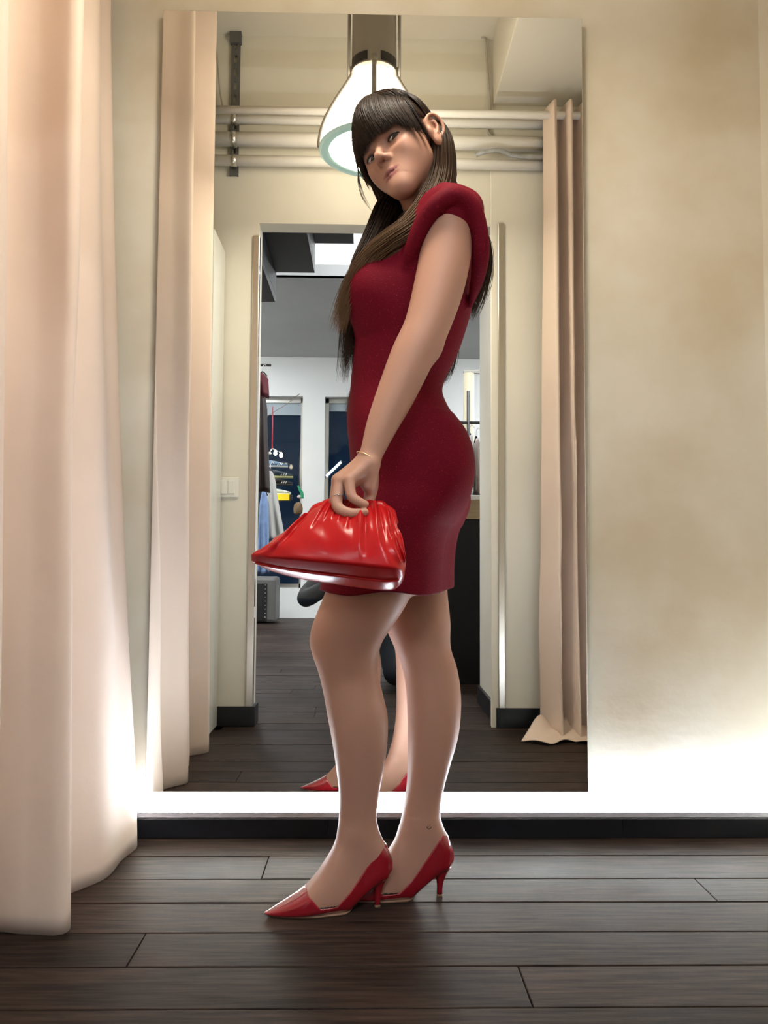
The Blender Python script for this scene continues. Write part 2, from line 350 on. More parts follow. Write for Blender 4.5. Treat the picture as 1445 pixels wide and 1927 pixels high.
for k in range(4):
    a = math.pi / 4 + k * math.pi / 2
    arc = [(a + t) for t in np.linspace(-.5, .5, 7)]
    V = [(lx + pr(44.8) * math.cos(t), YL + pr(44.8) * math.sin(t), z) for z in (zs_ + .005, pz_(120)) for t in arc]
    mesh('vent', V, [[i, i + 1, i + 8, i + 7] for i in range(6)], BLACK, lamp)
    b = k * math.pi / 2
    rp = [(lx + (pr(r) + .012) * math.cos(b), YL + (pr(r) + .012) * math.sin(b), pz_(y)) for r, y in dome] + [(lx + pr(44) * math.cos(b), YL + pr(44) * math.sin(b), pz_(128))]
    mesh('bracket', *tube(spline(rp, 16), .010, 8), GREYM, lamp)
    if k % 2 == 0:
        mesh('rod', *tube([(lx + pr(49) * math.cos(b), YL + pr(49) * math.sin(b), zs_ - .02), (lx + pr(49) * math.cos(b), YL + pr(49) * math.sin(b), ZC)], .006, 8), GREYM, lamp)
# ================================================================ PIPES, HANGER, CABLES
for py, r, lb in ((229, .021, 'topmost white water pipe along the doorway wall'), (266, .031, 'thickest white water pipe, between the two thinner ones'), (306, .023, 'lowest white water pipe above the doorway')):
    z = float(M(700, py, YD + .06)[2])
    t = thing('water_pipe', (0, YD + .06, z), lb, 'pipe', 'white pipes along the doorway wall')
    mesh('pipe', *tube([(XL, YD + .06, z), (.1, YD + .06, z), (XR, YD + .06, z)], r, 16), PAINT, t)
    for xx in (float(M(440, py, YD + .06)[0]), .9):
        mesh('clamp', *tube([(xx - .012, YD + .06, z), (xx + .012, YD + .06, z)], r + .004, 16), STEEL, t)
hx = float(M(441, 150, YD + .04)[0]); h1 = float(M(441, 35, YD + .04)[2]); h0 = float(M(441, 325, YD + .04)[2])
hg = thing('slotted_channel', (hx, YD + .03, h0), 'slotted grey steel channel hanging at the left, holding the pipes', 'bracket')
GALV = mat('galvanised_steel', (.16, .16, .155), .5, metal=.5)
segs = []; z = h0; w2 = .019
while z < h1:
    zt = min(z + .062, h1)
    segs += [boxm(hx - w2, hx - .007, YD + .012, YD + .015, z, zt), boxm(hx + .007, hx + w2, YD + .012, YD + .015, z, zt), boxm(hx - .007, hx + .007, YD + .012, YD + .015, z, z + .026)]
    z += .062
segs += [boxm(hx - w2, hx - w2 + .003, YD, YD + .014, h0, h1), boxm(hx + w2 - .003, hx + w2, YD, YD + .014, h0, h1)]
mesh('channel', *join(segs), GALV, hg, False)
box('ceiling_bracket', hx - .026, hx + .026, YD, YD + .03, h1 - .10, ZC, GALV, hg, .002)
CABM = mat('painted_cable', (.45, .42, .36), .6)
def cable(name, pts, r, m, label):
    return tag(mesh(name, *tube(spline(pts, 40), r, 8), m), label, 'cable')
cable('cable', [M(404, 30, YD + .03), M(408, 100, YD + .03), M(414, 170, YD + .03), M(420, 205, YD + .03)], .0035, CABM, 'thin twisted cable hanging beside the slotted channel')
cable('cable', [M(905, 70, YD + .02), M(913, 74, YD + .02), M(916, 110, YD + .02), M(919, 160, YD + .02), M(922, 205, YD + .02), M(918, 245, YD + .02), M(927, 258, YD + .02)], .006, CABM, 'bundle of painted cables running down the wall to the pipes')
cable('cable', [M(895, 292, YD + .09), M(912, 286, YD + .1), M(940, 283, YD + .1), M(965, 293, YD + .1), M(1000, 295, YD + .1), M(1040, 296, YD + .09)], .010, mat('taped_cable', (.40, .41, .40), .35, metal=.4, var=.3, vscale=25), 'grey taped cable lying between the two lower pipes')
# ================================================================ SWITCH, PANEL
sp = M(431, 917, YD)
sw = thing('light_switch', (sp[0], YD, sp[2] - .04), 'white double light switch beside the reflected doorway', 'switch')
box('plate', sp[0] - .052, sp[0] + .045, YD, YD + .009, sp[2] - .045, sp[2] + .045, PLAST, sw, .003)
for k in range(2): box('rocker', sp[0] - .034 + k * .031, sp[0] - .005 + k * .031, YD + .008, YD + .013, sp[2] - .03, sp[2] + .03, PLAST, sw, .002)
px_ = float(M(412, 1200, YD)[0]); ptop = float(M(424, 476, YD)[2])
pn = thing('room_divider', (px_, .9, 0), 'tall glossy white divider panel standing along the left side wall', 'divider')
box('panel', px_ - .035, px_, YD + .016, 1.0, .004, ptop, LAQ, pn, .002)
for z in (.35, 1.9): mesh('hinge', *tube([(px_ - .045, YD + .03, z), (px_ - .045, YD + .03, z + .08)], .008, 8), STEEL, pn)
# ================================================================ SHOP BEYOND THE DOORWAY (seen in the mirror)
YST = -.45
st = thing('staircase', (-.6, YST, 1.2), 'black steel staircase seen from below through the doorway', 'stairs')
a = M(518, 565, YST); b = M(592, 510, YST); run = b[0] - a[0]; rise = float(M(592, 510, YST)[2] - M(592, 566, YST)[2])
for k in range(-5, 5):
    x1 = a[0] + run * k; z = a[2] + rise * k
    t = box('tread', x1 - run, x1, YST, YST + .9, z - .012, z + .035, BLACK, st, .002)
    box('riser', x1 - .018, x1, YST, YST + .89, z + .035, z + rise - .012, BLACK, st)
    if k > -3: box('carrier', x1 - .12, x1 - .09, YST + .02, YST + .88, z + .02, z + .06, STEEL, st)
sk = []
for k in range(-5, 5): sk += [boxm(a[0] + run * (k - 1), a[0] + run * k, YST - .03, YST, a[2] + rise * k, a[2] + rise * (k + 1) + .25)]
mesh('stringer', *join(sk), BLACK, st, False)
# counter
YK = -.42
cx0 = float(M(828, 1100, YK)[0]); cz1 = float(M(880, 977, YK)[2]); cz2 = float(M(880, 940, YK)[2])
ct = thing('shop_counter', (cx0 + .6, YK - .3, 0), 'black shop counter with a wooden top rail, seen in the mirror beside the doorway', 'counter')
box('body', cx0, cx0 + 1.6, YK - .6, YK, 0, cz1, mat('matt_black_counter', (.004, .0038, .0035), .6, spec=.2), ct, .004)
box('top_rail', cx0 - .01, cx0 + 1.6, YK - .62, YK + .012, cz1, cz2, mat('brown_wood', (.16, .105, .05), .45, var=.25, vscale=8, stretch=(1, 8, 8)), ct, .003)
box('tray', cx0 + .05, cx0 + 1.5, YK - .60, YK - .03, cz2, cz2 + .028, mat('grey_tray', (.42, .43, .42), .5), ct, .004)
# clothes rail with hangers
YG = -1.9
def garment(name, px, py0, py1, Y, wtop, wbot, dep, m, label, group, seed=0, sleeves=True, hanger=True, tilt=0.):
    top = M(px, py0, Y); zb = float(M(px, py1, Y)[2]); c = np.array((top[0], Y, zb)); r = np.random.default_rng(seed)
    t = thing(name, c, label, 'garment', group)
    H = top[2] - zb; rings = []
    for j in range(24):
        v = j / 23; wv = wtop * min(1, .35 + 2.2 * v ** .7) if v < .25 else wtop + (wbot - wtop) * (v - .25) / .75
        z = top[2] - H * v
        rings.append([(c[0] + tilt * v + wv * math.cos(t_) * (1 + .05 * math.sin(5 * t_ + seed)), Y + dep * math.sin(t_) * (1 + .35 * v * math.sin(7 * t_ + 1.3 * seed + 2 * v)), z + .01 * math.sin(3 * t_) * v) for t_ in np.linspace(0, 2 * math.pi, 40, endpoint=False)])
    mesh('cloth', *loft(rings), m, t)
    if sleeves:
        for s in (-1, 1):
            mesh('sleeve', *tube(spline([(c[0] + s * wtop * .75, Y, top[2] - H * .06), (c[0] + s * (wtop + .05), Y + .02, top[2] - H * .35), (c[0] + s * (wtop + .03), Y + .03, top[2] - H * .72)], 14), np.linspace(.055, .035, 14), 12), m, t)
    if hanger:
        mesh('hanger', *tube(spline([(c[0] - wtop * .8, Y, top[2] - H * .05), (c[0], Y, top[2] + .03), (c[0] + wtop * .8, Y, top[2] - H * .05)], 12), .006, 6), BLACK, t)
        mesh('hook', *tube(spline([(c[0], Y, top[2] + .02), (c[0], Y, top[2] + .07), (c[0] + .02, Y, top[2] + .095), (c[0] + .035, Y, top[2] + .07)], 12), .003, 6), STEEL, t)
    return t
WOOL = mat('pale_grey_wool', (.45, .43, .40), .9, bump=.4, bscale=120, sheen=.2)
PINKG = mat('pale_pink_wool', (.55, .46, .41), .9, bump=.3, bscale=120, sheen=.2)
NAVY = mat('dark_navy_cloth', (.015, .016, .022), .8, bump=.3, bscale=90)
DENIM = mat('light_blue_denim', (.18, .27, .46), .8, bump=.3, bscale=200, var=.2, vscale=12)
REDC = mat('dark_red_coat', (.10, .012, .018), .75, bump=.2, bscale=90)
BRNC = mat('brown_leather_coat', (.022, .011, .009), .5, bump=.2, bscale=60)
rk0 = M(868, 795, YG); rk = thing('clothes_rail', (1.35, YG, 0), 'black clothes rail behind the shop counter, seen in the mirror', 'clothes rail')
rx0, rx1 = float(M(862, 795, YG)[0]), float(M(862, 795, YG)[0]) + 1.5
mesh('rail', *tube([(rx0, YG, rk0[2]), (rx1, YG, rk0[2])], .012, 10), BLACK, rk)
for xx in (rx0 + .08, rx1 - .02): mesh('post', *tube([(xx, YG, 0), (xx, YG, rk0[2] + .25)], .013, 10), BLACK, rk)
box('foot', rx0 + .05, rx1, YG - .2, YG + .2, 0, .02, BLACK, rk, .003)
garment('grey_jacket', 884, 822, 932, YG, .016, .020, .16, WOOL, 'pale grey jacket on a black hanger behind the counter', 'garments on the black rail', 1, False)
garment('pink_jumper', 896, 828, 930, YG, .018, .022, .15, PINKG, 'pale pink jumper on the rail between grey and black garments', 'garments on the black rail', 2, False)
garment('black_jacket', 908, 826, 935, YG, .018, .022, .16, NAVY, 'black jacket hanging at the right of the rail', 'garments on the black rail', 3, False)
pp = M(882, 760, -3.0)
wp = thing('wall_pipe', (pp[0], -3.0, 0), 'cream vertical pipe with a clip behind the clothes rail', 'pipe')
mesh('pipe', *tube([(pp[0], -3., 0), (pp[0], -3., float(M(882, 703, -3.)[2]))], .05, 14), mat('cream_pipe_paint', (.42, .37, .26), .6), wp)
box('clip', pp[0] - .05, pp[0] + .12, -3.02, -2.98, float(M(882, 703, -3.)[2]), float(M(882, 703, -3.)[2]) + .03, GREYM, wp, .003)
# left side: garments at the shop window
YH = -3.4
garment('red_coat', 494, 706, 745, YH + .75, .05, .06, .10, REDC, 'dark red garment at the top of the left rail, seen past the door jamb', 'garments at the shop window', 4, False)
garment('brown_coat', 494, 740, 925, YH + .5, .045, .085, .10, BRNC, 'long brown leather coat hanging past the door jamb', 'garments at the shop window', 5, False)
garment('white_jumper', 509, 888, 1012, YH, .05, .115, .12, WOOL, 'pale knitted jumper hanging in front of the shop window', 'garments at the shop window', 6, False, True, .03)
garment('blue_jeans', 497, 925, 1078, YH + .25, .04, .06, .07, DENIM, 'light blue denim hanging below the brown coat', 'garments at the shop window', 7, False)
hr = M(490, 705, YH + .3)
tag(mesh('garment_rail', *tube([(-2.9, YH + .3, hr[2] + .09), (float(M(510, 700, YH + .3)[0]), YH + .3, hr[2] + .09)], .012, 8), BLACK), 'short black rail carrying the coats at the left', 'clothes rail')
# studded suitcase / pouf on the floor
YP = -4.6
c0 = M(470, 1172, YP); c1 = M(519, 1086, YP)
pf = thing('studded_trunk', ((c0[0] + c1[0]) / 2, YP - .2, 0), 'grey leather trunk with a studded black side on the shop floor', 'trunk')
box('body', c0[0] - .2, c1[0], YP - .45, YP, .012, c1[2], mat('grey_leather', (.11, .105, .10), .5, bump=.2, bscale=50), pf, .035)
box('side_panel', c0[0] - .18, float(M(503, 1100, YP)[0]), YP - .02, YP + .008, .03, c1[2] - .07, BLACK, pf, .004)
for k in range(9):
    z = .07 + k * (c1[2] - .16) / 8; sx = float(M(500, 1100, YP)[0])
    mesh('stud', *lathe([(.0005, .008), (.007, .005), (.010, 0)], (sx, YP + .01, z), 8), CHROME, pf)
# hanging display in the window: red cord, bulbs, sneakers, boxes
YV = -5.0
REDP = mat('red_cord', (.55, .03, .04), .5)
cp = [M(513, 765, YV), M(513, 800, YV), M(512, 845, YV)]
cl = thing('cord_lamp', M(514, 872, YV), 'bare bulbs and chrome fittings on a red cord in the shop window', 'lamp')
mesh('cord', *tube(cp, .006, 8), REDP, cl)
BULB = mat('lit_bulb', (1, .95, .8), .3, emit=14., ecol=(1, .85, .6))
for (px, py, r) in ((518, 853, .021), (529, 857, .022), (508, 853, .016)):
    c = M(px, py, YV); mesh('bulb', *lathe([(.001, -r * 1.2), (r * .7, -r * .8), (r, 0), (r * .7, r * .8), (.3 * r, r * 1.5), (.001, r * 1.6)], c, 14), BULB if r > .018 else CHROME, cl)
    mesh('socket', *tube([c + np.array((0, 0, r * 1.4)), cp[-1] + np.array((0, 0, .01))], .006, 6), CHROME, cl)
mesh('wire', *tube([M(498, 786, YV), M(540, 760, YV), M(564, 741, YV)], .004, 6), GREYM, cl)
def sneaker(c, L, col, sole, label, yaw=0.):
    t = thing('sneaker', c, label, 'shoe', 'sneakers hanging in the shop window')
    U = mat('sneaker_upper', col, .6); S = mat('sneaker_sole', sole, .6); W_ = mat('sneaker_stripe', (.8, .8, .78), .5)
    def body(k, h0, hf):
        R = []
        for s in np.linspace(0, 1, 16):
            wv = L * (.10 + .06 * math.sin(math.pi * min(1, s * 1.1))) * (1 if 0 < s < 1 else .55) * k; h = hf(s)
            R.append([(c[0] + (s - .4) * L, c[1] + wv * math.cos(a), c[2] + h0 + h * max(0, .5 + .5 * math.sin(a))) for a in np.linspace(0, 2 * math.pi, 14, endpoint=False)])
        return loft(R)
    mesh('sole', *body(1.05, 0, lambda s: L * .11), S, t)
    mesh('upper', *body(.95, L * .09, lambda s: L * (.30 - .22 * s ** 1.3)), U, t)
    for k in range(3):
        xx = c[0] + (.12 + k * .10 - .05) * L
        mesh('stripe', *tube([(xx, c[1] + L * .155, c[2] + L * .10), (xx + .06 * L, c[1] + L * .12, c[2] + L * .22)], L * .02, 6), W_, t)
    return t
sneaker(M(526, 900, YV), .26, (.03, .06, .10), (.55, .53, .25), 'dark blue striped sneaker with yellow sole under the bulbs')
sneaker(M(520, 880, YV + .1), .22, (.10, .16, .24), (.5, .52, .55), 'small blue sneaker just below the bulbs')
sneaker(M(527, 914, YV - .1), .24, (.02, .02, .025), (.05, .05, .055), 'black striped sneaker hanging below the blue one')
sneaker(M(530, 931, YV), .18, (.55, .58, .50), (.6, .62, .55), 'pale green shoe sitting above the yellow box')
yb = M(534, 936, YV); bx_ = thing('yellow_box', yb - np.array((0, 0, .03)), 'bright yellow box in the shop window', 'box')
box('box', yb[0] - .08, yb[0] + .07, YV - .06, YV + .06, yb[2] - .035, yb[2] + .035, mat('yellow_card', (.85, .60, .01), .5), bx_, .003)
box('lid_end', yb[0] + .07, yb[0] + .10, YV - .06, YV + .06, yb[2] - .03, yb[2] + .03, NAVY, bx_, .003)
gp = [M(565, 845, YV), M(563, 913, YV)]
gt = thing('hanging_toy', M(562, 955, YV), 'green and brown ornament hanging on a string beside the wall', 'ornament')
mesh('string', *tube(gp, .003, 6), GREYM, gt)
mesh('green_top', *tube(spline([M(561, 914, YV), M(564, 922, YV), M(568, 928, YV), M(568, 938, YV)], 12), np.linspace(.012, .022, 12), 10), mat('green_glass', (.01, .25, .10), .15), gt)
bc = M(563, 935, YV); mesh('ball', *lathe([(.001, -.02), (.022, -.01), (.026, 0), (.02, .013), (.001, .022)], bc, 14), PINKG, gt)
bc = M(561, 957, YV); mesh('body', *lathe([(.03, -.07), (.05, -.05), (.055, 0), (.045, .05), (.015, .075)], bc, 14, True), mat('brown_straw', (.16, .10, .05), .9, bump=.6, bscale=80), gt)
# glowing bar for the tube reflection in the second window, and added shop lights
tl = M(626, 885, YS - .1); TUBE_REFL = mat('tube_reflection_glow', (1, 1, 1), .5, emit=1.0, ecol=(.62, .74, 1.))
tb = thing('tube_reflection', M(611, 900, YS - .09), 'slanting glowing bar standing in for a tube light reflected in the second shop window', 'light')
mesh('tube', *tube([M(613, 897, YS - .09), M(642, 869, YS - .09)], .015, 10), TUBE_REFL, tb)  # emissive bar in front of the pane, imitating a reflection in the glass
for e in ((613, 897), (642, 869)):
    c = M(*e, YS - .09); mesh('end_cap', *tube([c - np.array((.008, 0, 0)), c + np.array((.008, 0, 0))], .017, 10), GREYM, tb)
SHL = mat('shop_fill_glow', (1, 1, 1), .5, emit=52.0, ecol=(.90, .94, 1.))  # lamps added to brighten the shop and send fill through the doorway
for k, (x, y, z) in enumerate(((-2.1, -4.0, shz), (2.2, -4.0, shz), (2.6, -1.3, shz + .75), (-2.2, -1.6, shz + .75), (.9, -1.9, shz + .75))):
    t = thing('added_ceiling_light', (x, y, z - .04), ('added slim fill light on the shop ceiling near the first window', 'added slim fill light on the shop ceiling near the second window', 'added slim fill light on the shop ceiling above the counter end', 'added slim fill light on the shop ceiling left of the stairs', 'added slim fill light on the ceiling over the middle of the shop')[k], 'light', 'added shop fill lights')
    box('housing', x - .62, x + .62, y - .09, y + .09, z - .03, z, GREYM, t, .004)
    box('diffuser', x - .6, x + .6, y - .075, y + .075, z - .045, z - .03, SHL, t, .003)
# ================================================================ IMPLICIT SURFACES (for bodies, dress, shoes)
class Field:
    def __init__(s, xs, ys, zs):
        s.ax = [np.asarray(a, np.float32) for a in (xs, ys, zs)]; s.D = np.full([len(a) for a in s.ax], .08, np.float32)
    def sub(s, lo, hi):
        i = [slice(max(0, int(np.searchsorted(a, l)) - 1), min(len(a), int(np.searchsorted(a, h)) + 1)) for a, l, h in zip(s.ax, lo, hi)]
        X, Y, Z = (a[k].reshape([-1 if n == q else 1 for n in range(3)]) for q, (a, k) in enumerate(zip(s.ax, i)))
        return tuple(i), X, Y, Z
    def put(s, lo, hi, fn, k=.01, op='add'):
        i, X, Y, Z = s.sub(lo, hi)
        if any(q.start >= q.stop for q in i): return
        d = np.broadcast_to(fn(X, Y, Z), s.D[i].shape).astype(np.float32); a = s.D[i]
        if op == 'add':
            h = np.maximum(k - abs(a - d), 0) / k; s.D[i] = np.minimum(a, d) - h * h * k * .25
        elif op == 'cut':
            d = -d; h = np.maximum(k - abs(a - d), 0) / k; s.D[i] = np.maximum(a, d) + h * h * k * .25
    def merge(s, o, k):
        a, d = s.D, o.D; h = np.maximum(k - abs(a - d), 0) / k; s.D = np.minimum(a, d) - h * h * k * .25
    def cone(s, A, B, ra, rb, k=.01, op='add', flat=None):
        """tapered capsule; flat=(axis, factor) squeezes the cross-section along an axis"""
        A = np.asarray(A, float); B = np.asarray(B, float); m = max(ra, rb) * 1.3 + .04; ab = B - A; L2 = float(ab @ ab) + 1e-12
        def fn(X, Y, Z):
            t = np.clip(((X - A[0]) * ab[0] + (Y - A[1]) * ab[1] + (Z - A[2]) * ab[2]) / L2, 0, 1)
            dx, dy, dz = X - A[0] - t * ab[0], Y - A[1] - t * ab[1], Z - A[2] - t * ab[2]
            q = dx * dx + dy * dy + dz * dz
            if flat is not None:
                ax, f = flat; w = dx * ax[0] + dy * ax[1] + dz * ax[2]; q = q + w * w * (1 / f ** 2 - 1)
            return np.sqrt(q) - (ra + t * (rb - ra))
        s.put(np.minimum(A, B) - m, np.maximum(A, B) + m, fn, k, op)
    def chain(s, pts, rs, k=.01, op='add', flat=None):
        """one smooth tapering limb through the points"""
        n = 5 * (len(pts) - 1) + 1; g = spline(np.hstack([np.asarray(pts, float), np.asarray(rs, float)[:, None]]), n); m = max(rs) * 1.3 + .04
        def fn(X, Y, Z):
            out = None
            for i in range(n - 1):
                A = g[i, :3]; ab = g[i + 1, :3] - A; L2 = float(ab @ ab) + 1e-12
                t = np.clip(((X - A[0]) * ab[0] + (Y - A[1]) * ab[1] + (Z - A[2]) * ab[2]) / L2, 0, 1)
                dx, dy, dz = X - A[0] - t * ab[0], Y - A[1] - t * ab[1], Z - A[2] - t * ab[2]; q = dx * dx + dy * dy + dz * dz
                if flat is not None:
                    ax, f = flat; w_ = dx * ax[0] + dy * ax[1] + dz * ax[2]; q = q + w_ * w_ * (1 / f ** 2 - 1)
                d = np.sqrt(q) - (g[i, 3] + t * (g[i + 1, 3] - g[i, 3])); out = d if out is None else np.minimum(out, d)
            return out
        s.put(g[:, :3].min(0) - m, g[:, :3].max(0) + m, fn, k, op)
    def ell(s, C, axes, R, k=.01, op='add'):
        C = np.asarray(C, float); m = max(R) + .03; mn = min(R)
        def fn(X, Y, Z):
            q = 0
            for a, r in zip(axes, R): q = q + (((X - C[0]) * a[0] + (Y - C[1]) * a[1] + (Z - C[2]) * a[2]) / r) ** 2
            q = np.sqrt(q); return (q - 1) * mn * np.where(q > 1, 1, 1)
        s.put(C - m, C + m, fn, k, op)
    def slab(s, zk, xf, xb, yc, wd, p=2.2, k=.01, skew=0.):
        """loft of rounded sections stacked in z: front x, back x, centre y, half width"""
        o = np.argsort(zk); zk, xf, xb, yc, wd = (np.asarray(v, float)[o] for v in (zk, xf, xb, yc, wd))
        def it(Z, v):
            zz = np.asarray(Z).ravel(); m = np.gradient(v, zk); i = np.clip(np.searchsorted(zk, zz) - 1, 0, len(zk) - 2); h = zk[i + 1] - zk[i]; t = np.clip((zz - zk[i]) / h, 0, 1)
            r = (2 * t ** 3 - 3 * t ** 2 + 1) * v[i] + (t ** 3 - 2 * t ** 2 + t) * h * m[i] + (3 * t ** 2 - 2 * t ** 3) * v[i + 1] + (t ** 3 - t ** 2) * h * m[i + 1]
            return r.reshape(np.asarray(Z).shape).astype(np.float32)
        def fn(X, Y, Z):
            f, b, c, w = (it(Z, v) for v in (xf, xb, yc, wd)); a = (b - f) * .5; y = Y - c
            x = X - (f + b) * .5 - skew * y
            q = (abs(x / a) ** p + abs(y / w) ** p) ** (1 / p); d = (q - 1) * np.minimum(a, w)
            return np.maximum(d, np.maximum(zk[0] - Z, Z - zk[-1]))
        s.put((xf.min() - .05, (yc - wd).min() - .05, zk[0] - .03), (xb.max() + .05, (yc + wd).max() + .05, zk[-1] + .03), fn, k)
    def surf(s):
        D = s.D; ax = s.ax; ins = D < 0
        c = ins[:-1, :-1, :-1].astype(np.uint8)
        for dx in (0, 1):
            for dy in (0, 1):
                for dz in (0, 1):
                    if dx + dy + dz: c += ins[dx:dx - 1 or None, dy:dy - 1 or None, dz:dz - 1 or None][:c.shape[0], :c.shape[1], :c.shape[2]]
        I = np.argwhere((c > 0) & (c < 8)); ids = np.full(c.shape, -1, np.int32); ids[tuple(I.T)] = np.arange(len(I))
        acc = np.zeros((len(I), 3)); cnt = np.zeros(len(I))
        for e in range(3):
            u, v = [q for q in range(3) if q != e]
            for a in (0, 1):
                for b in (0, 1):
                    o = np.zeros(3, int); o[u] = a; o[v] = b; p0 = I + o; p1 = p0.copy(); p1[:, e] += 1
                    d0 = D[tuple(p0.T)]; d1 = D[tuple(p1.T)]; m = (d0 < 0) != (d1 < 0); t = np.where(m, d0 / np.where(m, d0 - d1, 1), 0)
                    w0 = np.stack([ax[q][p0[:, q]] for q in range(3)], 1); w1 = np.stack([ax[q][p1[:, q]] for q in range(3)], 1)
                    acc += np.where(m[:, None], w0 + (w1 - w0) * t[:, None], 0); cnt += m
        V = acc / cnt[:, None]; Q = []
        for e in range(3):
            u, v = [(1, 2), (2, 0), (0, 1)][e]
            sl0 = [slice(None)] * 3; sl1 = [slice(None)] * 3; sl0[e] = slice(0, -1); sl1[e] = slice(1, None)
            E = np.argwhere(ins[tuple(sl0)] != ins[tuple(sl1)])
            ok = (E[:, u] > 0) & (E[:, v] > 0) & (E[:, u] < D.shape[u] - 1) & (E[:, v] < D.shape[v] - 1); E = E[ok]
            def cid(du, dv):
                q = E.copy(); q[:, u] += du; q[:, v] += dv; return ids[tuple(q.T)]
            q = np.stack([cid(-1, -1), cid(0, -1), cid(0, 0), cid(-1, 0)], 1)
            fl_ = ~ins[tuple(E.T)]; q[fl_] = q[fl_][:, ::-1]; Q.append(q)
        Q = np.vstack(Q); Q = Q[(Q >= 0).all(1)]
        return V, Q
def relax(V, Q, it=2, lam=.5):
    for _ in range(it):
        S = np.zeros_like(V); n = np.zeros(len(V))
        for a, b in ((0, 1), (1, 2), (2, 3), (3, 0)):
            np.add.at(S, Q[:, a], V[Q[:, b]]); np.add.at(n, Q[:, a], 1); np.add.at(S, Q[:, b], V[Q[:, a]]); np.add.at(n, Q[:, b], 1)
        V = V + lam * (S / np.maximum(n, 1)[:, None] - V)
    return V
def axis(lo, hi, fine, step=.004, fs=.002):
    out = [lo]
    while out[-1] < hi: out.append(out[-1] + (fs if any(a <= out[-1] <= b for a, b in fine) else step))
    return np.array(out)
# ================================================================ THE WOMAN
YC = 1.72; YN, YF = 1.67, 1.785             # midline, near leg, far leg
def floorpt(px, py): d = ray(px, py); return CAMP + d * (-HC / d[2])
H1 = floorpt(710, 1707); T1 = floorpt(497, 1723); H2 = floorpt(827, 1687)
wo = thing('person', (.0, YC, 0), 'woman in a short red knit dress holding a red clutch, turned sideways to the camera', 'person')
FX = axis(-.20, .34, [(-.08, .17)]); FY = axis(1.38, 2.0, [(1.42, 1.80)]); FZ = axis(.02, 1.86, [(.77, .92), (1.42, 1.86)])
body = Field(FX, FY, FZ)
def stations(rows, Y):
    Yb = Y
    z = []; f = []; b = []; w_ = []; yc = []
    for r in rows:
        py, a, c, wd = r[:4]
        if callable(Yb): Y = Yb(py)
        A, B = P(a, py, Y), P(c, py, Y); z.append((A[2] + B[2]) / 2); f.append(A[0]); b.append(B[0]); w_.append(wd); yc.append(r[4] if len(r) > 4 else Y)
    return z, f, b, yc, w_
torso_rows = [(392, 800, 862, .075), (415, 775, 880, .125), (445, 742, 890, .150), (480, 712, 893, .158), (517, 693, 893, .155), (575, 676, 888, .148), (620, 670, 876, .138), (670, 665, 858, .122), (705, 662, 840, .115), (735, 659, 832, .112), (765, 655, 842, .122), (790, 653, 857, .135), (826, 656, 876, .150), (870, 660, 885, .163), (902, 663, 884, .165), (965, 655, 866, .163), (1020, 640, 845, .150), (1075, 650, 830, .12), (1120, 680, 800, .06)]
skirt_rows = torso_rows[:-3] + [(1014, 640, 840, .152), (1060, 629, 836, .148), (1140, 618, 836, .146)]
def trows(rows): z, f, b, y, w_ = stations(rows, 1.70); return z, np.array(f) + .006, np.array(b) - .006, [YC] * len(rows), w_
torso = trows(torso_rows); skirt = trows(skirt_rows)
leg_n = stations([(895, 735, 770, .02), (930, 690, 815, .07), (1000, 640, 805, .085), (1060, 622, 790, .084), (1115, 612, 775, .082), (1150, 598, 757, .077), (1183, 586, 735, .070), (1208, 583, 719, .064), (1233, 588, 712, .059), (1258, 597, 711, .056), (1301, 608, 719, .056), (1345, 616, 729, .057), (1395, 625, 729, .054), (1442, 632, 723, .047), (1489, 637.5, 714, .039), (1535, 638, 709, .034), (1570, 636, 711, .031), (1600, 644, 712, .021), (1640, 668, 702, .008)], lambda y: float(np.interp(y, [1000, 1250, 1540], [1.655, 1.665, 1.703])))
leg_f = stations([(895, 760, 800, .02), (930, 715, 850, .07), (1000, 692, 848, .085), (1060, 696, 841, .082), (1107, 702, 841, .080), (1172, 722, 847, .070), (1219, 742, 848, .060), (1255, 756, 859, .056), (1298, 764, 866, .056), (1330, 766, 867, .057), (1388, 767, 861, .054), (1438, 767, 847, .047), (1478, 765, 836, .040), (1514, 760, 829, .035), (1540, 756, 828, .033), (1562, 754, 829, .030), (1590, 764, 828, .020), (1625, 785, 818, .008)], lambda y: float(np.interp(y, [1250, 1540], [1.785, 1.770])))
def lower(fd, grow=0.):
    t = Field(*fd.ax); t.slab(*leg_n, p=2.15); fd.merge(t, .012)
    t.D[:] = .08; t.slab(*leg_f, p=2.15); fd.merge(t, .006)
def trunk(fd, rows):
    fd.slab(*rows, p=2.35, k=.03)
    ex = ((1, 0, 0), (0, 1, 0), (0, 0, 1))
    for dy in (-.075, .075):
        fd.ell(P(698, 566, 1.70) * (1, 0, 1) + np.array((0, YC + dy, 0)), ex, (.052, .062, .062), .045)     # bust
        fd.ell(P(832, 885, 1.70) * (1, 0, 1) + np.array((0, YC + dy, 0)), ex, (.050, .078, .085), .03)      # seat
    fd.cone(P(826, 398, 1.68), P(853, 408, 1.575), .045, .052, .03)
    fd.cone(P(812, 398, 1.76), P(806, 412, 1.875), .045, .050, .03)
trunk(body, torso); lower(body)
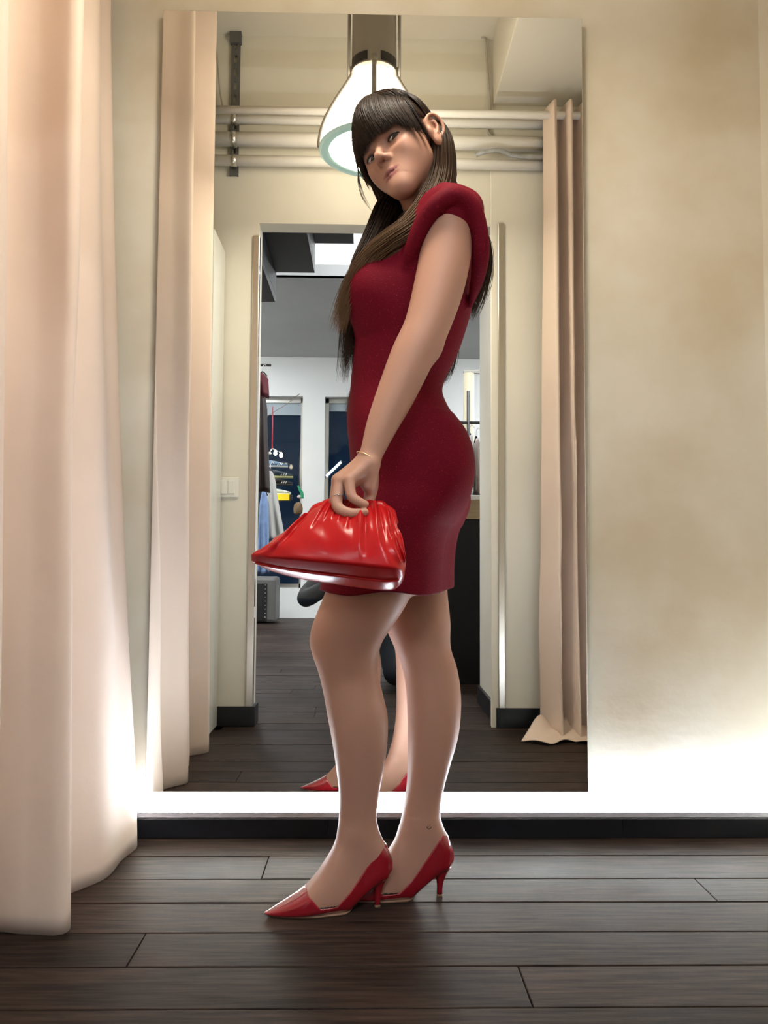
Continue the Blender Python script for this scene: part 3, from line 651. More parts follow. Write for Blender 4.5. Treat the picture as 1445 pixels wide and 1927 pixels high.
# feet: one template (metres from the heel tip, towards the toe; height above the floor)
kk = float(np.linalg.norm(T1 - H1)) / 213.
SX = np.array([497, 512, 535, 557, 572, 598, 629, 654, 681, 700, 714, 726, 737.])
fy = lambda px: 1707 + (710 - px) * 15 / 213.
Sd = (710 - SX) * kk
Sb = (fy(SX) - np.array([1718, 1724, 1729, 1732.5, 1734, 1734, 1729, 1714, 1686, 1668, 1658, 1652, 1636.])) * kk
Sb = np.maximum(Sb, [.004, .0015, .001, .0005, .0005, .0005, .001, 0, 0, 0, 0, 0, 0])
St = (fy(SX) - np.array([1717, 1709, 1696, 1683, 1672, 1640, 1590, 1562, 1556, 1562, 1574, 1588, 1612.])) * kk
Stop = (fy(SX) - np.array([1700, 1690, 1680, 1672, 1668, 1697, 1693, 1668, 1630, 1600, 1579, 1583, 1600.])) * kk
Sw = np.array([.004, .015, .026, .034, .038, .041, .039, .033, .029, .030, .030, .027, .014])
o_ = np.argsort(Sd)
def sint(d, v): return np.interp(d, Sd[o_], v[o_]).astype(np.float32)
def footfn(H, dirv, inset):
    u = nrm((dirv[0], dirv[1], 0)); t = np.array((-u[1], u[0], 0))
    def fn(X, Y, Z):
        d = (X - H[0]) * u[0] + (Y - H[1]) * u[1]; l = (X - H[0]) * t[0] + (Y - H[1]) * t[1]
        b, tp, wv = sint(d, Sb) + inset, sint(d, St) - inset, np.maximum(sint(d, Sw) - inset, .002)
        h = np.maximum((tp - b) * .5, .002); zc = (tp + b) * .5
        q = (abs(l / wv) ** 2.6 + np.where(Z < zc, abs((Z - zc) / h) ** 4.5, abs((Z - zc) / h) ** 2.4)) ** (1 / 2.6)
        dd = (q - 1) * np.minimum(h, wv)
        return np.maximum(dd, np.maximum(d - Sd.max() + inset, Sd.min() + inset - d))
    return fn, u, t
D1 = T1 - H1; D2 = np.array((-1, -.03, 0.))
for H, dv in ((H1, D1), (H2, D2)):
    fn, u, t = footfn(H, dv, .0035); lo = np.minimum(H, H + u * .25) - .07; hi = np.maximum(H, H + u * .25) + .07; hi[2] = .17
    body.put(lo, hi, fn, .02)
# near arm and hand
arm = Field(*body.ax)
arm.chain([P(*t) for t in ((846, 412, 1.575), (838, 478, 1.560), (825, 542, 1.545), (803, 614, 1.525), (776, 670, 1.512), (744, 744, 1.500), (719, 800, 1.490), (702, 845, 1.482), (693, 868, 1.478))], [.052, .0515, .0495, .044, .042, .0365, .0295, .0225, .0205], .02)
arm.ell(P(808, 652, 1.52), ((1, 0, 0), (0, 1, 0), (0, 0, 1)), (.020, .022, .024), .02)
def fingers(fd, rows):
    for pts, rs in rows: fd.chain([P(*p) for p in pts], rs, .004)
mc = [((694, 873, 1.466), (657, 904, 1.447), .0125, .0105), ((690, 870, 1.474), (641, 905, 1.461), .0135, .0115), ((686, 868, 1.484), (635, 903, 1.480), .0135, .0115), ((687, 868, 1.494), (637, 905, 1.499), .013, .0115)]
for a, b, r0, r1 in mc: arm.cone(P(*a), P(*b), r0, r1, .012)
arm.cone(P(697, 876, 1.478), P(694, 915, 1.480), .0165, .0135, .012)
arm.cone(P(690, 885, 1.474), P(664, 908, 1.468), .013, .011, .012)
arm.chain([P(*p) for p in ((699, 885, 1.497), (699, 918, 1.499), (692, 950, 1.488))], [.014, .0125, .0098], .01)
fing = [([(657, 904, 1.447), (661, 932, 1.438), (675, 944, 1.436), (687, 949, 1.440)], [.0104, .0094, .0085, .0072]),
        ([(640, 906, 1.461), (634, 950, 1.444), (656, 965, 1.433), (686, 964, 1.436)], [.0112, .0103, .0094, .0078]),
        ([(635, 904, 1.480), (631, 955, 1.474), (652, 972, 1.458), (683, 968, 1.460)], [.0112, .0103, .0094, .0078]),
        ([(637, 906, 1.499), (633, 950, 1.496), (652, 966, 1.492), (680, 962, 1.494)], [.011, .010, .009, .0075])]
for pts, rs in fing:
    t = Field(*[a for a in body.ax]); t.chain([P(*p) for p in pts], rs, .003); arm.merge(t, .0025)
# far arm, hanging behind the body
fa = [P(800, 415, 1.875), P(812, 500, 1.905), P(808, 640, 1.915), P(785, 760, 1.915), P(760, 860, 1.905)]
arm.chain(fa, [.052, .047, .040, .035, .022], .02)
arm.chain([P(760, 860, 1.905), P(745, 905, 1.90), P(742, 930, 1.895)], [.021, .027, .022], .015, flat=((0, 1, 0), .55))
for k in range(4): arm.chain([P(728 + 9 * k, 925, 1.90), P(722 + 9 * k, 955, 1.895), P(728 + 8 * k, 980, 1.885)], [.0095, .0088, .007], .004)
arm.chain([P(765, 890, 1.89), P(768, 915, 1.88), P(762, 940, 1.875)], [.012, .011, .008], .008)
body.merge(arm, .006); del arm
# head, in its own frame: forward f, left l, up u (metres from the point between the eyes)
E0 = P(716.5, 277, 1.62); cc = nrm(CAMP - E0); rr_ = nrm(np.array((1., 0, 0)) - cc * cc[0]); uu = np.cross(cc, rr_)
def vf(a, b, c_): return nrm(rr_ * a + uu * b + cc * c_)
hl = vf(0.6602, 0.6366, .40); hu0 = vf(-0.4134, 0.751, -.515); hu = nrm(hu0 - hl * float(hu0 @ hl)); hf = np.cross(hl, hu)
HS = 1.06
def Hd(f, l, u_): return E0 + HS * (f * hf + l * hl + u_ * hu) / 1000.
AX = (hf, hl, hu)
def E_(fd, c, R, k=.01, op='add'): fd.ell(Hd(*c), AX, tuple(HS * r / 1000. for r in R), k, op)
def C_(fd, a, b, ra, rb, k=.01, op='add'): fd.cone(Hd(*a), Hd(*b), HS * ra / 1000., HS * rb / 1000., k, op)
head = Field(*body.ax)
E_(head, (-76, 0, 34), (84, 72, 84))
E_(head, (-48, 0, -34), (52, 45, 54), .03)
for s in (-1, 1):
    C_(head, (-8, 7 * s, -92), (-66, 42 * s, -44), 12.5, 14, .03)
    E_(head, (-29, 35 * s, -27), (25, 19, 26), .03)
    E_(head, (-42, 42 * s, -14), (30, 17, 32), .02)
    C_(head, (-10, 12 * s, 17), (-22, 40 * s, 16), 11, 10, .02)
E_(head, (-17, 0, -70), (24, 27, 26), .03)
E_(head, (-5, 0, -95), (15, 14, 13), .02)
for s in (-1, 1): E_(head, (9, 31 * s, -3), (17, 18, 11), .016, 'cut')
C_(head, (-3, 0, 6), (23, 0, -23), 7.5, 7, .012); E_(head, (24, 0, -28), (8.5, 8.5, 7.5), .008)
for s in (-1, 1):
    E_(head, (12, 10.5 * s, -33.5), (10, 6.2, 6.5), .007)
    E_(head, (17, 6 * s, -39), (6, 3.4, 3.8), .003, 'cut')
    E_(head, (-12.5, 31 * s, -2), (15.5, 16, 14), .006)               # lids around the eyeball
    E_(head, (6, 31.5 * s, -3.0), (14, 13.5, 4.2), .003, 'cut')      # the opening between the lids
C_(head, (5, 0, -44), (5, 0, -54), 6, 6, .01)
for s in (-1, 1):
    C_(head, (9.5, 4 * s, -59.5), (-1.5, 24 * s, -64.5), 5.6, 2.4, .003)
    C_(head, (8.5, 0, -70.0), (-1.5, 21 * s, -65.5), 6.6, 2.6, .003)
for s in (-1, 1): C_(head, (15, 0, -64.6), (4, 20.5 * s, -65), 1.4, .7, .002, 'cut')
for s in (-1, 1):                                                    # ears
    er = Field(*body.ax)
    E_(er, (-80, 76 * s, -4), (17, 7, 30), .004); E_(er, (-88, 80 * s, -2), (14, 9, 26), .006)
    E_(er, (-79, 90 * s, -1), (11, 11, 19), .006, 'cut')
    hp = [(-68, 74, 4), (-69, 79, 16), (-77, 86, 25), (-88, 92, 22), (-97, 94, 8), (-97, 92, -8), (-90, 86, -22)]
    er.chain([Hd(a[0], a[1] * s, a[2]) for a in hp], [.0036] * len(hp), .004)
    E_(er, (-79, 79 * s, -30), (8, 6, 10), .006); E_(er, (-68, 77 * s, -8), (4, 5, 7), .005)
    er.chain([Hd(-80, 84 * s, -14), Hd(-86, 87 * s, 0), Hd(-84, 86 * s, 12)], [.003, .003, .003], .005)
    head.merge(er, .006)
nb = P(815, 408, 1.715)
head.cone(Hd(-88, 0, -45), nb, .049, .055, .02); head.cone(Hd(-64, 0, -66), nb + np.array((-.015, 0, 0)), .030, .042, .02)
body.merge(head, .02); del head
V, Q = body.surf(); del body; V = relax(V, Q, 1, .35)
SKIN = mat('skin', (.58, .36, .25), .48, spec=.35, sss=.12, attr='Col', bump=.06, bscale=260)
bo = mesh('body', V, Q, SKIN, wo)
# skin colours: lips, blush, nails, eye make-up with socket shade painted in
def lay(col, w_, c): return col * (1 - w_[:, None]) + np.array(c)[None] * w_[:, None]
hv = (V - E0) / HS * 1000.; hc = np.stack([hv @ hf, hv @ hl, hv @ hu], 1); inh = np.linalg.norm(hc - (-50, 0, -10), axis=1) < 125
col = np.tile(np.array((.425, .232, .165)), (len(V), 1))
def blob(c, R, soft=.4): q = np.linalg.norm((hc - np.array(c)) / np.array(R), axis=1); return np.clip((1 - q) / soft, 0, 1) * inh
for s in (-1, 1):
    col = lay(col, .22 * blob((-15, 42 * s, -24), (30, 22, 18), .9), (.52, .20, .15))
    col = lay(col, .85 * blob((2, 31 * s, -1), (18, 21, 11), .7), (.07, .035, .028))  # eye make-up, darkened further to paint the shade of deep-set eyes
    col = lay(col, .9 * blob((8, 31 * s, 16), (20, 21, 5), .5), (.10, .055, .035))
col = lay(col, .85 * np.maximum(blob((7, 0, -60.5), (14, 25, 6.5), .3), blob((6, 0, -70.5), (14, 22, 7.5), .3)), (.22, .065, .078))
ca = bo.data.color_attributes.new('Col', 'FLOAT_COLOR', 'POINT'); ca.data.foreach_set('color', np.hstack([col, np.ones((len(V), 1))]).astype(np.float32).ravel())
# eyes
EYEW = mat('eye_white', (.66, .62, .58), .15, spec=.6); IRIS = mat('dark_brown_iris', (.035, .018, .01), .08, spec=.7)
gz = nrm(CAMP - E0)
for s in (-1, 1):
    c = Hd(-12.5, 31 * s, -2); R = .0136 * HS; a1 = nrm(np.cross(gz, hu)); a2 = np.cross(a1, gz)
    def cap(a0, a1_, k):
        return [[c + R * k * (math.cos(p) * gz + math.sin(p) * (math.cos(t) * a1 + math.sin(t) * a2)) for t in np.linspace(0, 2 * math.pi, 24, endpoint=False)] for p in np.linspace(a0, a1_, 8)]
    ey = mesh('eye', *loft(cap(.02, 3.1, 1)), EYEW, wo); mesh('iris', *loft(cap(.01, .60, 1.012)), IRIS, ey)
# lash lines along the lids
LASH = mat('black_lashes', (.012, .008, .007), .5)
for s in (-1, 1):
    for sg, ext in ((1, 4), (-1, 0)):
        L_ = []
        for a in np.linspace(0, math.pi, 16):
            dl = -13.2 * math.cos(a) + (ext * .6 if math.cos(a) < -.6 else 0) * s; du = sg * 4.0 * math.sin(a) - 1; L_.append(Hd(-12.5 + 15.6 * math.sqrt(max(.02, 1 - (dl / 16.8) ** 2 - (du / 14) ** 2)), (31.5 + dl), -2 + du) if s > 0 else Hd(-12.5 + 15.6 * math.sqrt(max(.02, 1 - (dl / 16.8) ** 2 - (du / 14) ** 2)), -31.5 + dl, -2 + du))
        mesh('eyelashes', *tube(L_, np.interp(np.linspace(0, 1, 16), [0, .3, .7, 1], [.0006, .0013, .0013, .0006]) * (1.3 if sg > 0 else .45), 6), LASH, wo)
# small jewellery
GOLD = mat('gold_chain', (.80, .58, .34), .25, metal=1.)
w0, w1 = P(684, 860, 1.482), P(711, 872, 1.478); wc = P(693, 864, 1.480); ad = nrm(P(693, 868, 1.478) - P(719, 800, 1.49)); e1 = nrm(w1 - w0 - ad * float((w1 - w0) @ ad)); e2 = np.cross(ad, e1)
mesh('bracelet', *tube([wc + .0245 * (math.cos(t) * e1 + math.sin(t) * e2) + ad * .005 * math.cos(t) for t in np.linspace(0, 2 * math.pi, 40)], .0011, 6, False), GOLD, wo)
ra, rb = P(640, 906, 1.461), P(634, 950, 1.444); rc_ = ra + (rb - ra) * .68; ad = nrm(rb - ra); e1 = nrm(np.cross(ad, (0, 1, 0))); e2 = np.cross(ad, e1)
mesh('ring', *tube([rc_ + .0112 * (math.cos(t) * e1 + math.sin(t) * e2) for t in np.linspace(0, 2 * math.pi, 30)], .0011, 6, False), CHROME, wo)
TAT = mat('tattoo_ink', (.05, .035, .035), .6)
def onskin(px, py):
    q = (V - CAMP) @ RC.T; d = np.hypot(722.5 - F_PX * q[:, 0] / q[:, 2] - px, 963.5 + F_PX * q[:, 1] / q[:, 2] - py); k = np.where(d < 5)[0]
    return P(px, py, float(V[k, 1].min()) - .0006)
smile = [onskin(803 + 9 * t, 1556 + 4 * math.sin(math.pi * t)) for t in np.linspace(0, 1, 8)]
tt = mesh('ankle_tattoo', *join([tube(smile, .0007, 5)] + [tube([onskin(805.5 + 4 * k, 1552), onskin(805.5 + 4 * k, 1553.5)], .0007, 5) for k in range(2)]), TAT, wo); tt['label'] = 'tiny smiling face tattoo above the ankle'
# ---------------------------------------------------------------- dress
def knit():
    m = mat('red_metallic_knit', (.13, .003, .012), .7, spec=.10, sheen=.0); nt = m.node_tree; b = nt.nodes['Principled BSDF']; N = nt.nodes.new; L = nt.links.new
    tc = N('ShaderNodeTexCoord'); wv = N('ShaderNodeTexWave'); wv.bands_direction = 'Z'; wv.inputs['Scale'].default_value = 190; wv.inputs['Distortion'].default_value = 1.5; wv.inputs['Detail'].default_value = 3; L(tc.outputs['Object'], wv.inputs['Vector'])
    nz = N('ShaderNodeTexNoise'); nz.inputs['Scale'].default_value = 420; L(tc.outputs['Object'], nz.inputs['Vector'])
    ad = N('ShaderNodeMath'); ad.operation = 'ADD'; L(wv.outputs[1], ad.inputs[0]); L(nz.outputs[0], ad.inputs[1])
    bp = N('ShaderNodeBump'); bp.inputs['Strength'].default_value = .25; bp.inputs['Distance'].default_value = .0012; L(ad.outputs[0], bp.inputs['Height']); L(bp.outputs[0], b.inputs['Normal'])
    r = N('ShaderNodeValToRGB'); r.color_ramp.elements[0].position = .62; r.color_ramp.elements[1].position = .78; r.color_ramp.elements[0].color = (.13, .003, .012, 1); r.color_ramp.elements[1].color = (.36, .025, .035, 1)
    L(nz.outputs[0], r.inputs[0]); L(r.outputs[0], b.inputs['Base Color'])
    return m
KNIT = knit()
dr = Field(axis(-.15, .36, [], .003), axis(1.44, 2.0, [], .003), axis(.60, 1.56, [], .003))
trunk(dr, skirt)
t = Field(*dr.ax); t.slab(*leg_n, p=2.15); dr.merge(t, .05); t.D[:] = .08; t.slab(*leg_f, p=2.15); dr.merge(t, .07)
dr.D -= .007
# padded roll round the armholes
roll = [(766, 500, 1.570), (778, 462, 1.550), (796, 420, 1.533), (820, 386, 1.518), (848, 369, 1.515), (874, 377, 1.522), (892, 402, 1.532), (902, 440, 1.542), (904, 480, 1.554), (898, 525, 1.585), (884, 575, 1.625)]
rp = [P(*q) for q in roll]; dr.chain(rp, [.012, .016, .018, .019, .019, .019, .019, .018, .018, .014, .006], .008)
rf = [np.array((p[0] - .04, 2 * YC - p[1], p[2])) for p in rp]; dr.chain(rf, [.016] * len(rf), .025)
dr.cone(P(800, 405, 1.66), P(845, 372, 1.545), .018, .018, .03); dr.cone(P(830, 398, 1.68), P(882, 388, 1.555), .02, .02, .03)
zh = float(P(790, 1113, 1.70)[2])
X, Y, Z = (a.reshape([-1 if n == q else 1 for n in range(3)]) for q, a in enumerate(dr.ax))
hemz = zh + .004 * np.sin(X * 40) + .03 * np.clip(X - .1, 0, 1)
dr.D = np.maximum(dr.D, hemz - Z)
nk = P(800, 372, 1.71)                                               # neck opening
dr.ell(nk, ((1, 0, 0), (0, 1, 0), (0, 0, 1)), (.085, .085, .055), .01, 'cut')
Vd, Qd = dr.surf(); del dr; Vd = relax(Vd, Qd, 2, .5)
mesh('dress', Vd, Qd, KNIT, wo)
# ---------------------------------------------------------------- shoes
PATENT = mat('red_patent_leather', (.27, .006, .014), .12, spec=.6, coat=1.)
TAN = mat('tan_sole', (.24, .13, .075), .5)
for H, dv in ((H1, D1), (H2, D2)):
    fn, u, tv = footfn(H, dv, 0.)
    lo = np.minimum(H - u * .05, H + u * .25) - .055; hi = np.maximum(H - u * .05, H + u * .25) + .055; lo[2] = -.006; hi[2] = .165
    sf = Field(*[np.arange(a, b, .0017) for a, b in zip(lo, hi)]); sf.put(lo, hi, fn, .002)
    X, Y, Z = (a.reshape([-1 if n == q else 1 for n in range(3)]) for q, a in enumerate(sf.ax))
    d = (X - H[0]) * u[0] + (Y - H[1]) * u[1]; l = (X - H[0]) * tv[0] + (Y - H[1]) * tv[1]
    back = np.clip(((710 - 574) * kk - d) / .006, 0, 1)
    tl_ = sint(d, Stop) - .005 * back * np.clip(1 - (abs(l) / (sint(d, Sw) * .9 + .0005)) ** 6, 0, 1)     # the opening dips inside the rim
    sf.D = np.maximum(sf.D, (Z - tl_) * .6)
    Vs, Qs = sf.surf(); Vs = relax(Vs, Qs, 1, .4)
    sh = mesh('shoe', Vs, Qs, PATENT, wo)
    # sole: a thin tan edge along the bottom
    ds = np.linspace(Sd.max() - .003, (710 - 672) * kk, 40); wv = sint(ds, Sw) * .74 * np.clip((ds - ds.min()) / .03, .05, 1); zb_ = sint(ds, Sb)
    top = [H + u * a + np.array((0, 0, z + .0030)) for a, z in zip(ds, zb_)]; R = []
    for p, wq in zip(top, wv): R.append([p + tv * wq, p + tv * wq - np.array((0, 0, .0034)), p - tv * wq - np.array((0, 0, .0034)), p - tv * wq])
    mesh('sole', *loft(R), TAN, sh)
    hz = float(sint(0., Sb)) + .012; R = []
    for v in np.linspace(0, 1, 9):
        rx = .0165 * (1 - v) ** 2.2 + .0050 + .0015 * v ** 3; off = -.004 * (1 - v) ** 1.5
        R.append([H + u * (off + rx * math.cos(a)) + tv * (.85 * rx * math.sin(a)) + np.array((0, 0, hz * (1 - v) + .006 * v)) for a in np.linspace(0, 2 * math.pi, 16, endpoint=False)])
    mesh('heel', *loft(R), PATENT, sh)
    mesh('heel_tip', *loft([[H + u * .0064 * math.cos(a) + tv * .0056 * math.sin(a) + np.array((0, 0, z)) for a in np.linspace(0, 2 * math.pi, 16, endpoint=False)] for z in (0., .006)]), TAN, sh)
# ---------------------------------------------------------------- hair
def strands(G, r0, sides=3):
    """G: (n strands, m points, 3) -> tubes tapering to the tip"""
    n, m, _ = G.shape; T = np.gradient(G, axis=1); T /= np.linalg.norm(T, axis=2, keepdims=True) + 1e-9
    N = np.cross(T, np.array((.31, .52, .79))); N /= np.linalg.norm(N, axis=2, keepdims=True) + 1e-9; B = np.cross(T, N)
    t = np.linspace(0, 1, m); prof = np.minimum(1, .5 + 3 * t) * np.clip((1.02 - t) * 3.5, 0, 1)
    r = np.broadcast_to(np.asarray(r0, float).reshape(-1, 1), (n, 1)) * prof[None]
    a = np.linspace(0, 2 * math.pi, sides, endpoint=False)
    V = G[:, :, None] + r[:, :, None, None] * (np.cos(a)[:, None] * N[:, :, None] + np.sin(a)[:, None] * B[:, :, None])
    idx = np.arange(n * m * sides).reshape(n, m, sides); nx = np.roll(idx, -1, 2)
    Q = np.stack([idx[:, :-1], nx[:, :-1], nx[:, 1:], idx[:, 1:]], -1).reshape(-1, 4)
    return V.reshape(-1, 3), Q, np.repeat(np.tile(t, n), sides)
def bundle(pts, n, spread, m=26, clump=1.0, wig=.004, mid=None):
    g = spline([np.asarray(p) for p in pts], m); T, N, B = frames(g); s = np.linspace(0, 1, m)
    ang = rng.uniform(0, 2 * math.pi, n); rad = np.sqrt(rng.uniform(0, 1, n))
    sp = np.interp(s, np.linspace(0, 1, len(spread)), spread)
    a = rad * np.cos(ang); b = rad * np.sin(ang)
    ph = rng.uniform(0, 6.28, (n, 3)); wv = wig * np.sin(s[None] * rng.uniform(5, 9, (n, 1)) + ph[:, :1]) * s[None]; wv2 = wig * np.sin(s[None] * rng.uniform(4, 8, (n, 1)) + ph[:, 1:2]) * s[None]
    G = g[None] + (a[:, None] * sp[None] + wv)[..., None] * N[None] + (b[:, None] * sp[None] + wv2)[..., None] * B[None]
    L = rng.uniform(.62, 1.0, n) if wig > .005 else rng.uniform(.85, 1.0, n); k = np.linspace(0, 1, m)
    for i in range(n):
        q = k * L[i] * (m - 1); j = np.minimum(q.astype(int), m - 2); f = (q - j)[:, None]; G[i] = G[i, j] * (1 - f) + G[i, j + 1] * f
    return G
HAIRM = mat('brown_hair', (.03, .016, .01), .45, spec=.22, attr='Col')
HR = (91, 80, 94); HCn = np.array((-75, 0, 37.))
def scalp(th, ph, k=1.):       # th from the crown down, ph round the head (0 = forward, 90 = left)
    return HCn + k * np.array((HR[0] * math.sin(th) * math.cos(ph), HR[1] * math.sin(th) * math.sin(ph), HR[2] * math.cos(th)))
sets = []
# cap: solid base so that no scalp shows
hb = Field(axis(-.10, .26, [], .003), axis(1.48, 1.86, [], .003), axis(1.36, 1.84, [], .003))
E_(hb, tuple(HCn), (HR[0] - 2, HR[1] - 2, HR[2] - 2)); E_(hb, (-108, 0, -12), (56, 68, 68), .04)
X, Y, Z = (a.reshape([-1 if n == q else 1 for n in range(3)]) for q, a in enumerate(hb.ax))
rel = [(X - E0[0]) * v[0] + (Y - E0[1]) * v[1] + (Z - E0[2]) * v[2] for v in AX]; ff, llv, uv = (v / HS * 1000 for v in rel)
cutp = np.maximum(np.minimum(ff + 90 - 1.0 * uv, (ff + 45) - 1.15 * (uv - 42)), ff + 103 - np.clip(uv - 22, 0, 99) * 9) / 1000.
hb.D = np.maximum(hb.D, cutp * .6)
Vb, Qb = hb.surf(); Vb = relax(Vb, Qb, 3, .5)
# combed strands over the cap
G = []
for i in range(2200):
    ph = rng.uniform(0, 2 * math.pi); side = 1 if math.sin(ph) > 0 else -1
    end = rng.uniform(1.75, 2.35) if abs(math.cos(ph)) < .95 and math.cos(ph) < .25 else rng.uniform(1.0, 1.2)
    th0 = rng.uniform(.05, .8); ths = np.linspace(th0, end, 14); swirl = -.5 * side * 0 + .55 * side * (1 if math.cos(ph) > -.4 else .2)
    k0 = rng.uniform(1.0, 1.035)
    G.append([Hd(*scalp(t, ph + swirl * ((t - th0) / 1.6) ** 1.5, k0 + .02 * math.sin(3 * t + i))) for t in ths])
sets.append((np.array(G), .0011, 'd'))
# fringe
G = []
for i in range(2400):
    l = rng.uniform(-74, 72); e = abs(l) / 74.
    root = np.array((-58 + rng.uniform(-22, 10) - 25 * e ** 2, l * .80, 118 - 34 * e ** 2 + rng.uniform(-2, 6)))
    bow = rng.uniform(0, 7)
    tipu = 15 - 44 * max(0, e - .62) / .38 + rng.uniform(-7, 7); tipf = 18 - 52 * e ** 2.3 + rng.uniform(-2, 3)
    pts = [root, (-18 - 42 * e ** 2 + bow * .4, l * .92, 112 - 40 * e ** 2 + bow), (10 - 50 * e ** 2 + bow, l * 1.02, 78 - 22 * e ** 2 + bow * .4), (19 - 50 * e ** 2.2 + bow * .6, l * 1.07, 45 - 10 * e), (tipf, l * 1.10 + rng.uniform(-4, 4), tipu)]
    G.append([Hd(*q) for q in spline(pts, 16)])
sets.append((np.array(G), .0010, 'd'))
# tendrils at the temples
for s, tipl in ((1, 78), (-1, 72)):
    G = []
    for i in range(90):
        d = rng.normal(0, 3, 3); pts = [np.array((-48, 66 * s, 70)) + d, np.array((-38, 74 * s, 40)) + d, np.array((-40, 76 * s, 5)) + d, np.array((-46, tipl * s, -28 + rng.uniform(-12, 10))) + d * .6]
        G.append([Hd(*q) for q in spline(pts, 14)])
    sets.append((np.array(G), .0008, 'd'))
# long lengths: near side behind the ear and over the chest, far side in front, and down the back
A0, A1, A2 = Hd(-105, 70, 30), Hd(-106, 72, -10), Hd(-98, 66, -45)
sets.append((bundle([A0, A1, A2, P(830, 335, 1.65), P(812, 388, 1.625), P(775, 435, 1.585), P(735, 462, 1.585), P(700, 490, 1.60), P(668, 535, 1.615), P(646, 585, 1.63), P(634, 630, 1.64)], 1500, [.020, .024, .026, .030, .032, .030, .026, .022, .020, .016, .014], 34, wig=.008), .0010, 'l'))
sets.append((bundle([Hd(-120, -30, 40), Hd(-125, 20, 0), Hd(-112, 40, -60), P(818, 365, 1.68), P(800, 410, 1.64), P(770, 430, 1.62), P(745, 455, 1.63)], 500, [.03, .04, .035, .035, .035, .03, .02], 24), .0011, 'd'))
sets.append((bundle([Hd(-80, -76, 40), Hd(-95, -80, -20), Hd(-95, -74, -75), P(738, 392, 1.73), P(722, 425, 1.72), P(704, 465, 1.70), P(684, 505, 1.68), P(668, 560, 1.68), P(658, 640, 1.69), P(650, 722, 1.70)], 1400, [.025, .030, .034, .034, .032, .03, .026, .022, .018, .014], 34, wig=.008), .0010, 'm'))
sets.append((bundle([Hd(-145, 0, 30), Hd(-140, 0, -40), P(850, 400, 1.76), P(895, 460, 1.76), P(900, 520, 1.78), P(893, 570, 1.78), P(884, 605, 1.78)], 400, [.04, .05, .04, .035, .03, .018, .008], 28, wig=.007), .0010, 'm'))
# loose strand from the fringe
sets.append((bundle([P(672, 300, 1.63), P(673, 312, 1.635), P(675, 326, 1.64), P(676, 345, 1.64), P(686, 375, 1.65), P(706, 402, 1.66)], 8, [.002, .002, .003, .003, .003, .003], 24, wig=.002), .0006, 'm'))
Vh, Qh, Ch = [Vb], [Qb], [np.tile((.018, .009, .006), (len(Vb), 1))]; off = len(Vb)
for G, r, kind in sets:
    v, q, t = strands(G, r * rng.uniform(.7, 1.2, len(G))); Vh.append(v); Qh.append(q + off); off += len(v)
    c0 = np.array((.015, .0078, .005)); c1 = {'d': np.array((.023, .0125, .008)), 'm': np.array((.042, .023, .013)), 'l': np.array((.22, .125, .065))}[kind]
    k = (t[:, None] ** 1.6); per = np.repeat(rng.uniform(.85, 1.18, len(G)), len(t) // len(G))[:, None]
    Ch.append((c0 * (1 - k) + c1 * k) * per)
Vh = np.vstack(Vh); Qh = np.vstack(Qh); Ch = np.vstack(Ch)
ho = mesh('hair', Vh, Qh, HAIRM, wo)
ca = ho.data.color_attributes.new('Col', 'FLOAT_COLOR', 'POINT'); ca.data.foreach_set('color', np.hstack([Ch, np.ones((len(Ch), 1))]).astype(np.float32).ravel())
# ================================================================ CLUTCH BAG
LEATH = mat('glossy_red_leather', (.40, .008, .010), .25, spec=.25, coat=.0, bump=.10, bscale=35)
YG_ = 1.47
top0 = P(646, 958, YG_)                                             # where the hand holds the frame
bag = thing('clutch_bag', P(620, 1085, 1.43), 'glossy red leather clutch with a gathered top, held in the hand of the woman', 'bag')
tl2 = math.radians(27); lean = math.radians(4)
# local frame: x along the bag, v up, n out of the front (towards the camera); the bottom swings out
bx_a = nrm(P(762, 1075, 1.42) - P(472, 1048, 1.45)); up = nrm(np.array((0, math.sin(tl2), math.cos(tl2)))); up = nrm(up - bx_a * float(up @ bx_a)); nf = np.cross(up, bx_a); nf = nf if nf[1] < 0 else -nf
cb = (P(472, 1046, 1.43) + P(760, 1085, 1.43)) / 2; W = float(np.linalg.norm(P(762, 1075, 1.43) - P(472, 1046, 1.43)))
nu, nv = 180, 40; rings = []
def bagpt(s, q):
    """s 0..1 along the bag, q 0..1 round the section starting at the back seam of the bottom"""
    x = (s - .5) * W
    ends = max(0., 1 - abs(2 * s - 1) ** (2.6 if s < .5 else 10))
    hl_ = np.interp(s, [0, .07, .17, .30, .39, .45, .62, .79, .86, .91, .96, 1], [.004, .022, .054, .097, .122, .130, .134, .134, .122, .098, .068, .028])
    wb = .006 + .040 * ends ** .6 * (.85 + .3 * s)
    sag = -.012 * ends ** .7 * (.8 + .5 * s)
    ang = q * 2 * math.pi
    if q < .18:                       # bottom panel
        t = q / .18; return x, sag - .004 * math.sin(math.pi * t), wb * (2 * t - 1), 0
    if q < .56:                       # front face
        t = (q - .18) / .38; e = 1 - t
        b_ = wb * (e ** .8) + .016 * math.sin(math.pi * t ** .8) * ends + .010 * t
        return x, sag * e + hl_ * t, b_, t
    t = (q - .56) / .44; e = t
    return x, hl_ * (1 - t) + sag * t, -wb * (e ** .8) - .016 * math.sin(math.pi * (1 - t) ** .8) * ends - .010 * (1 - t), 1 - t
ss = np.linspace(0, 1, nu); qq = np.concatenate([np.linspace(0, .18, 12, endpoint=False), np.linspace(.18, .56, 52, endpoint=False), np.linspace(.56, 1, 30, endpoint=False)])
fold = [(.30, .55, .034, .0060), (.43, .30, .020, .0040), (.475, .24, .014, .0042), (.515, .22, .012, .0042), (.555, .24, .012, .0045), (.60, .30, .016, .0050), (.665, .50, .026, .0075), (.75, .42, .024, .0065), (.83, .45, .022, .0060), (.90, .45, .018, .0055)]
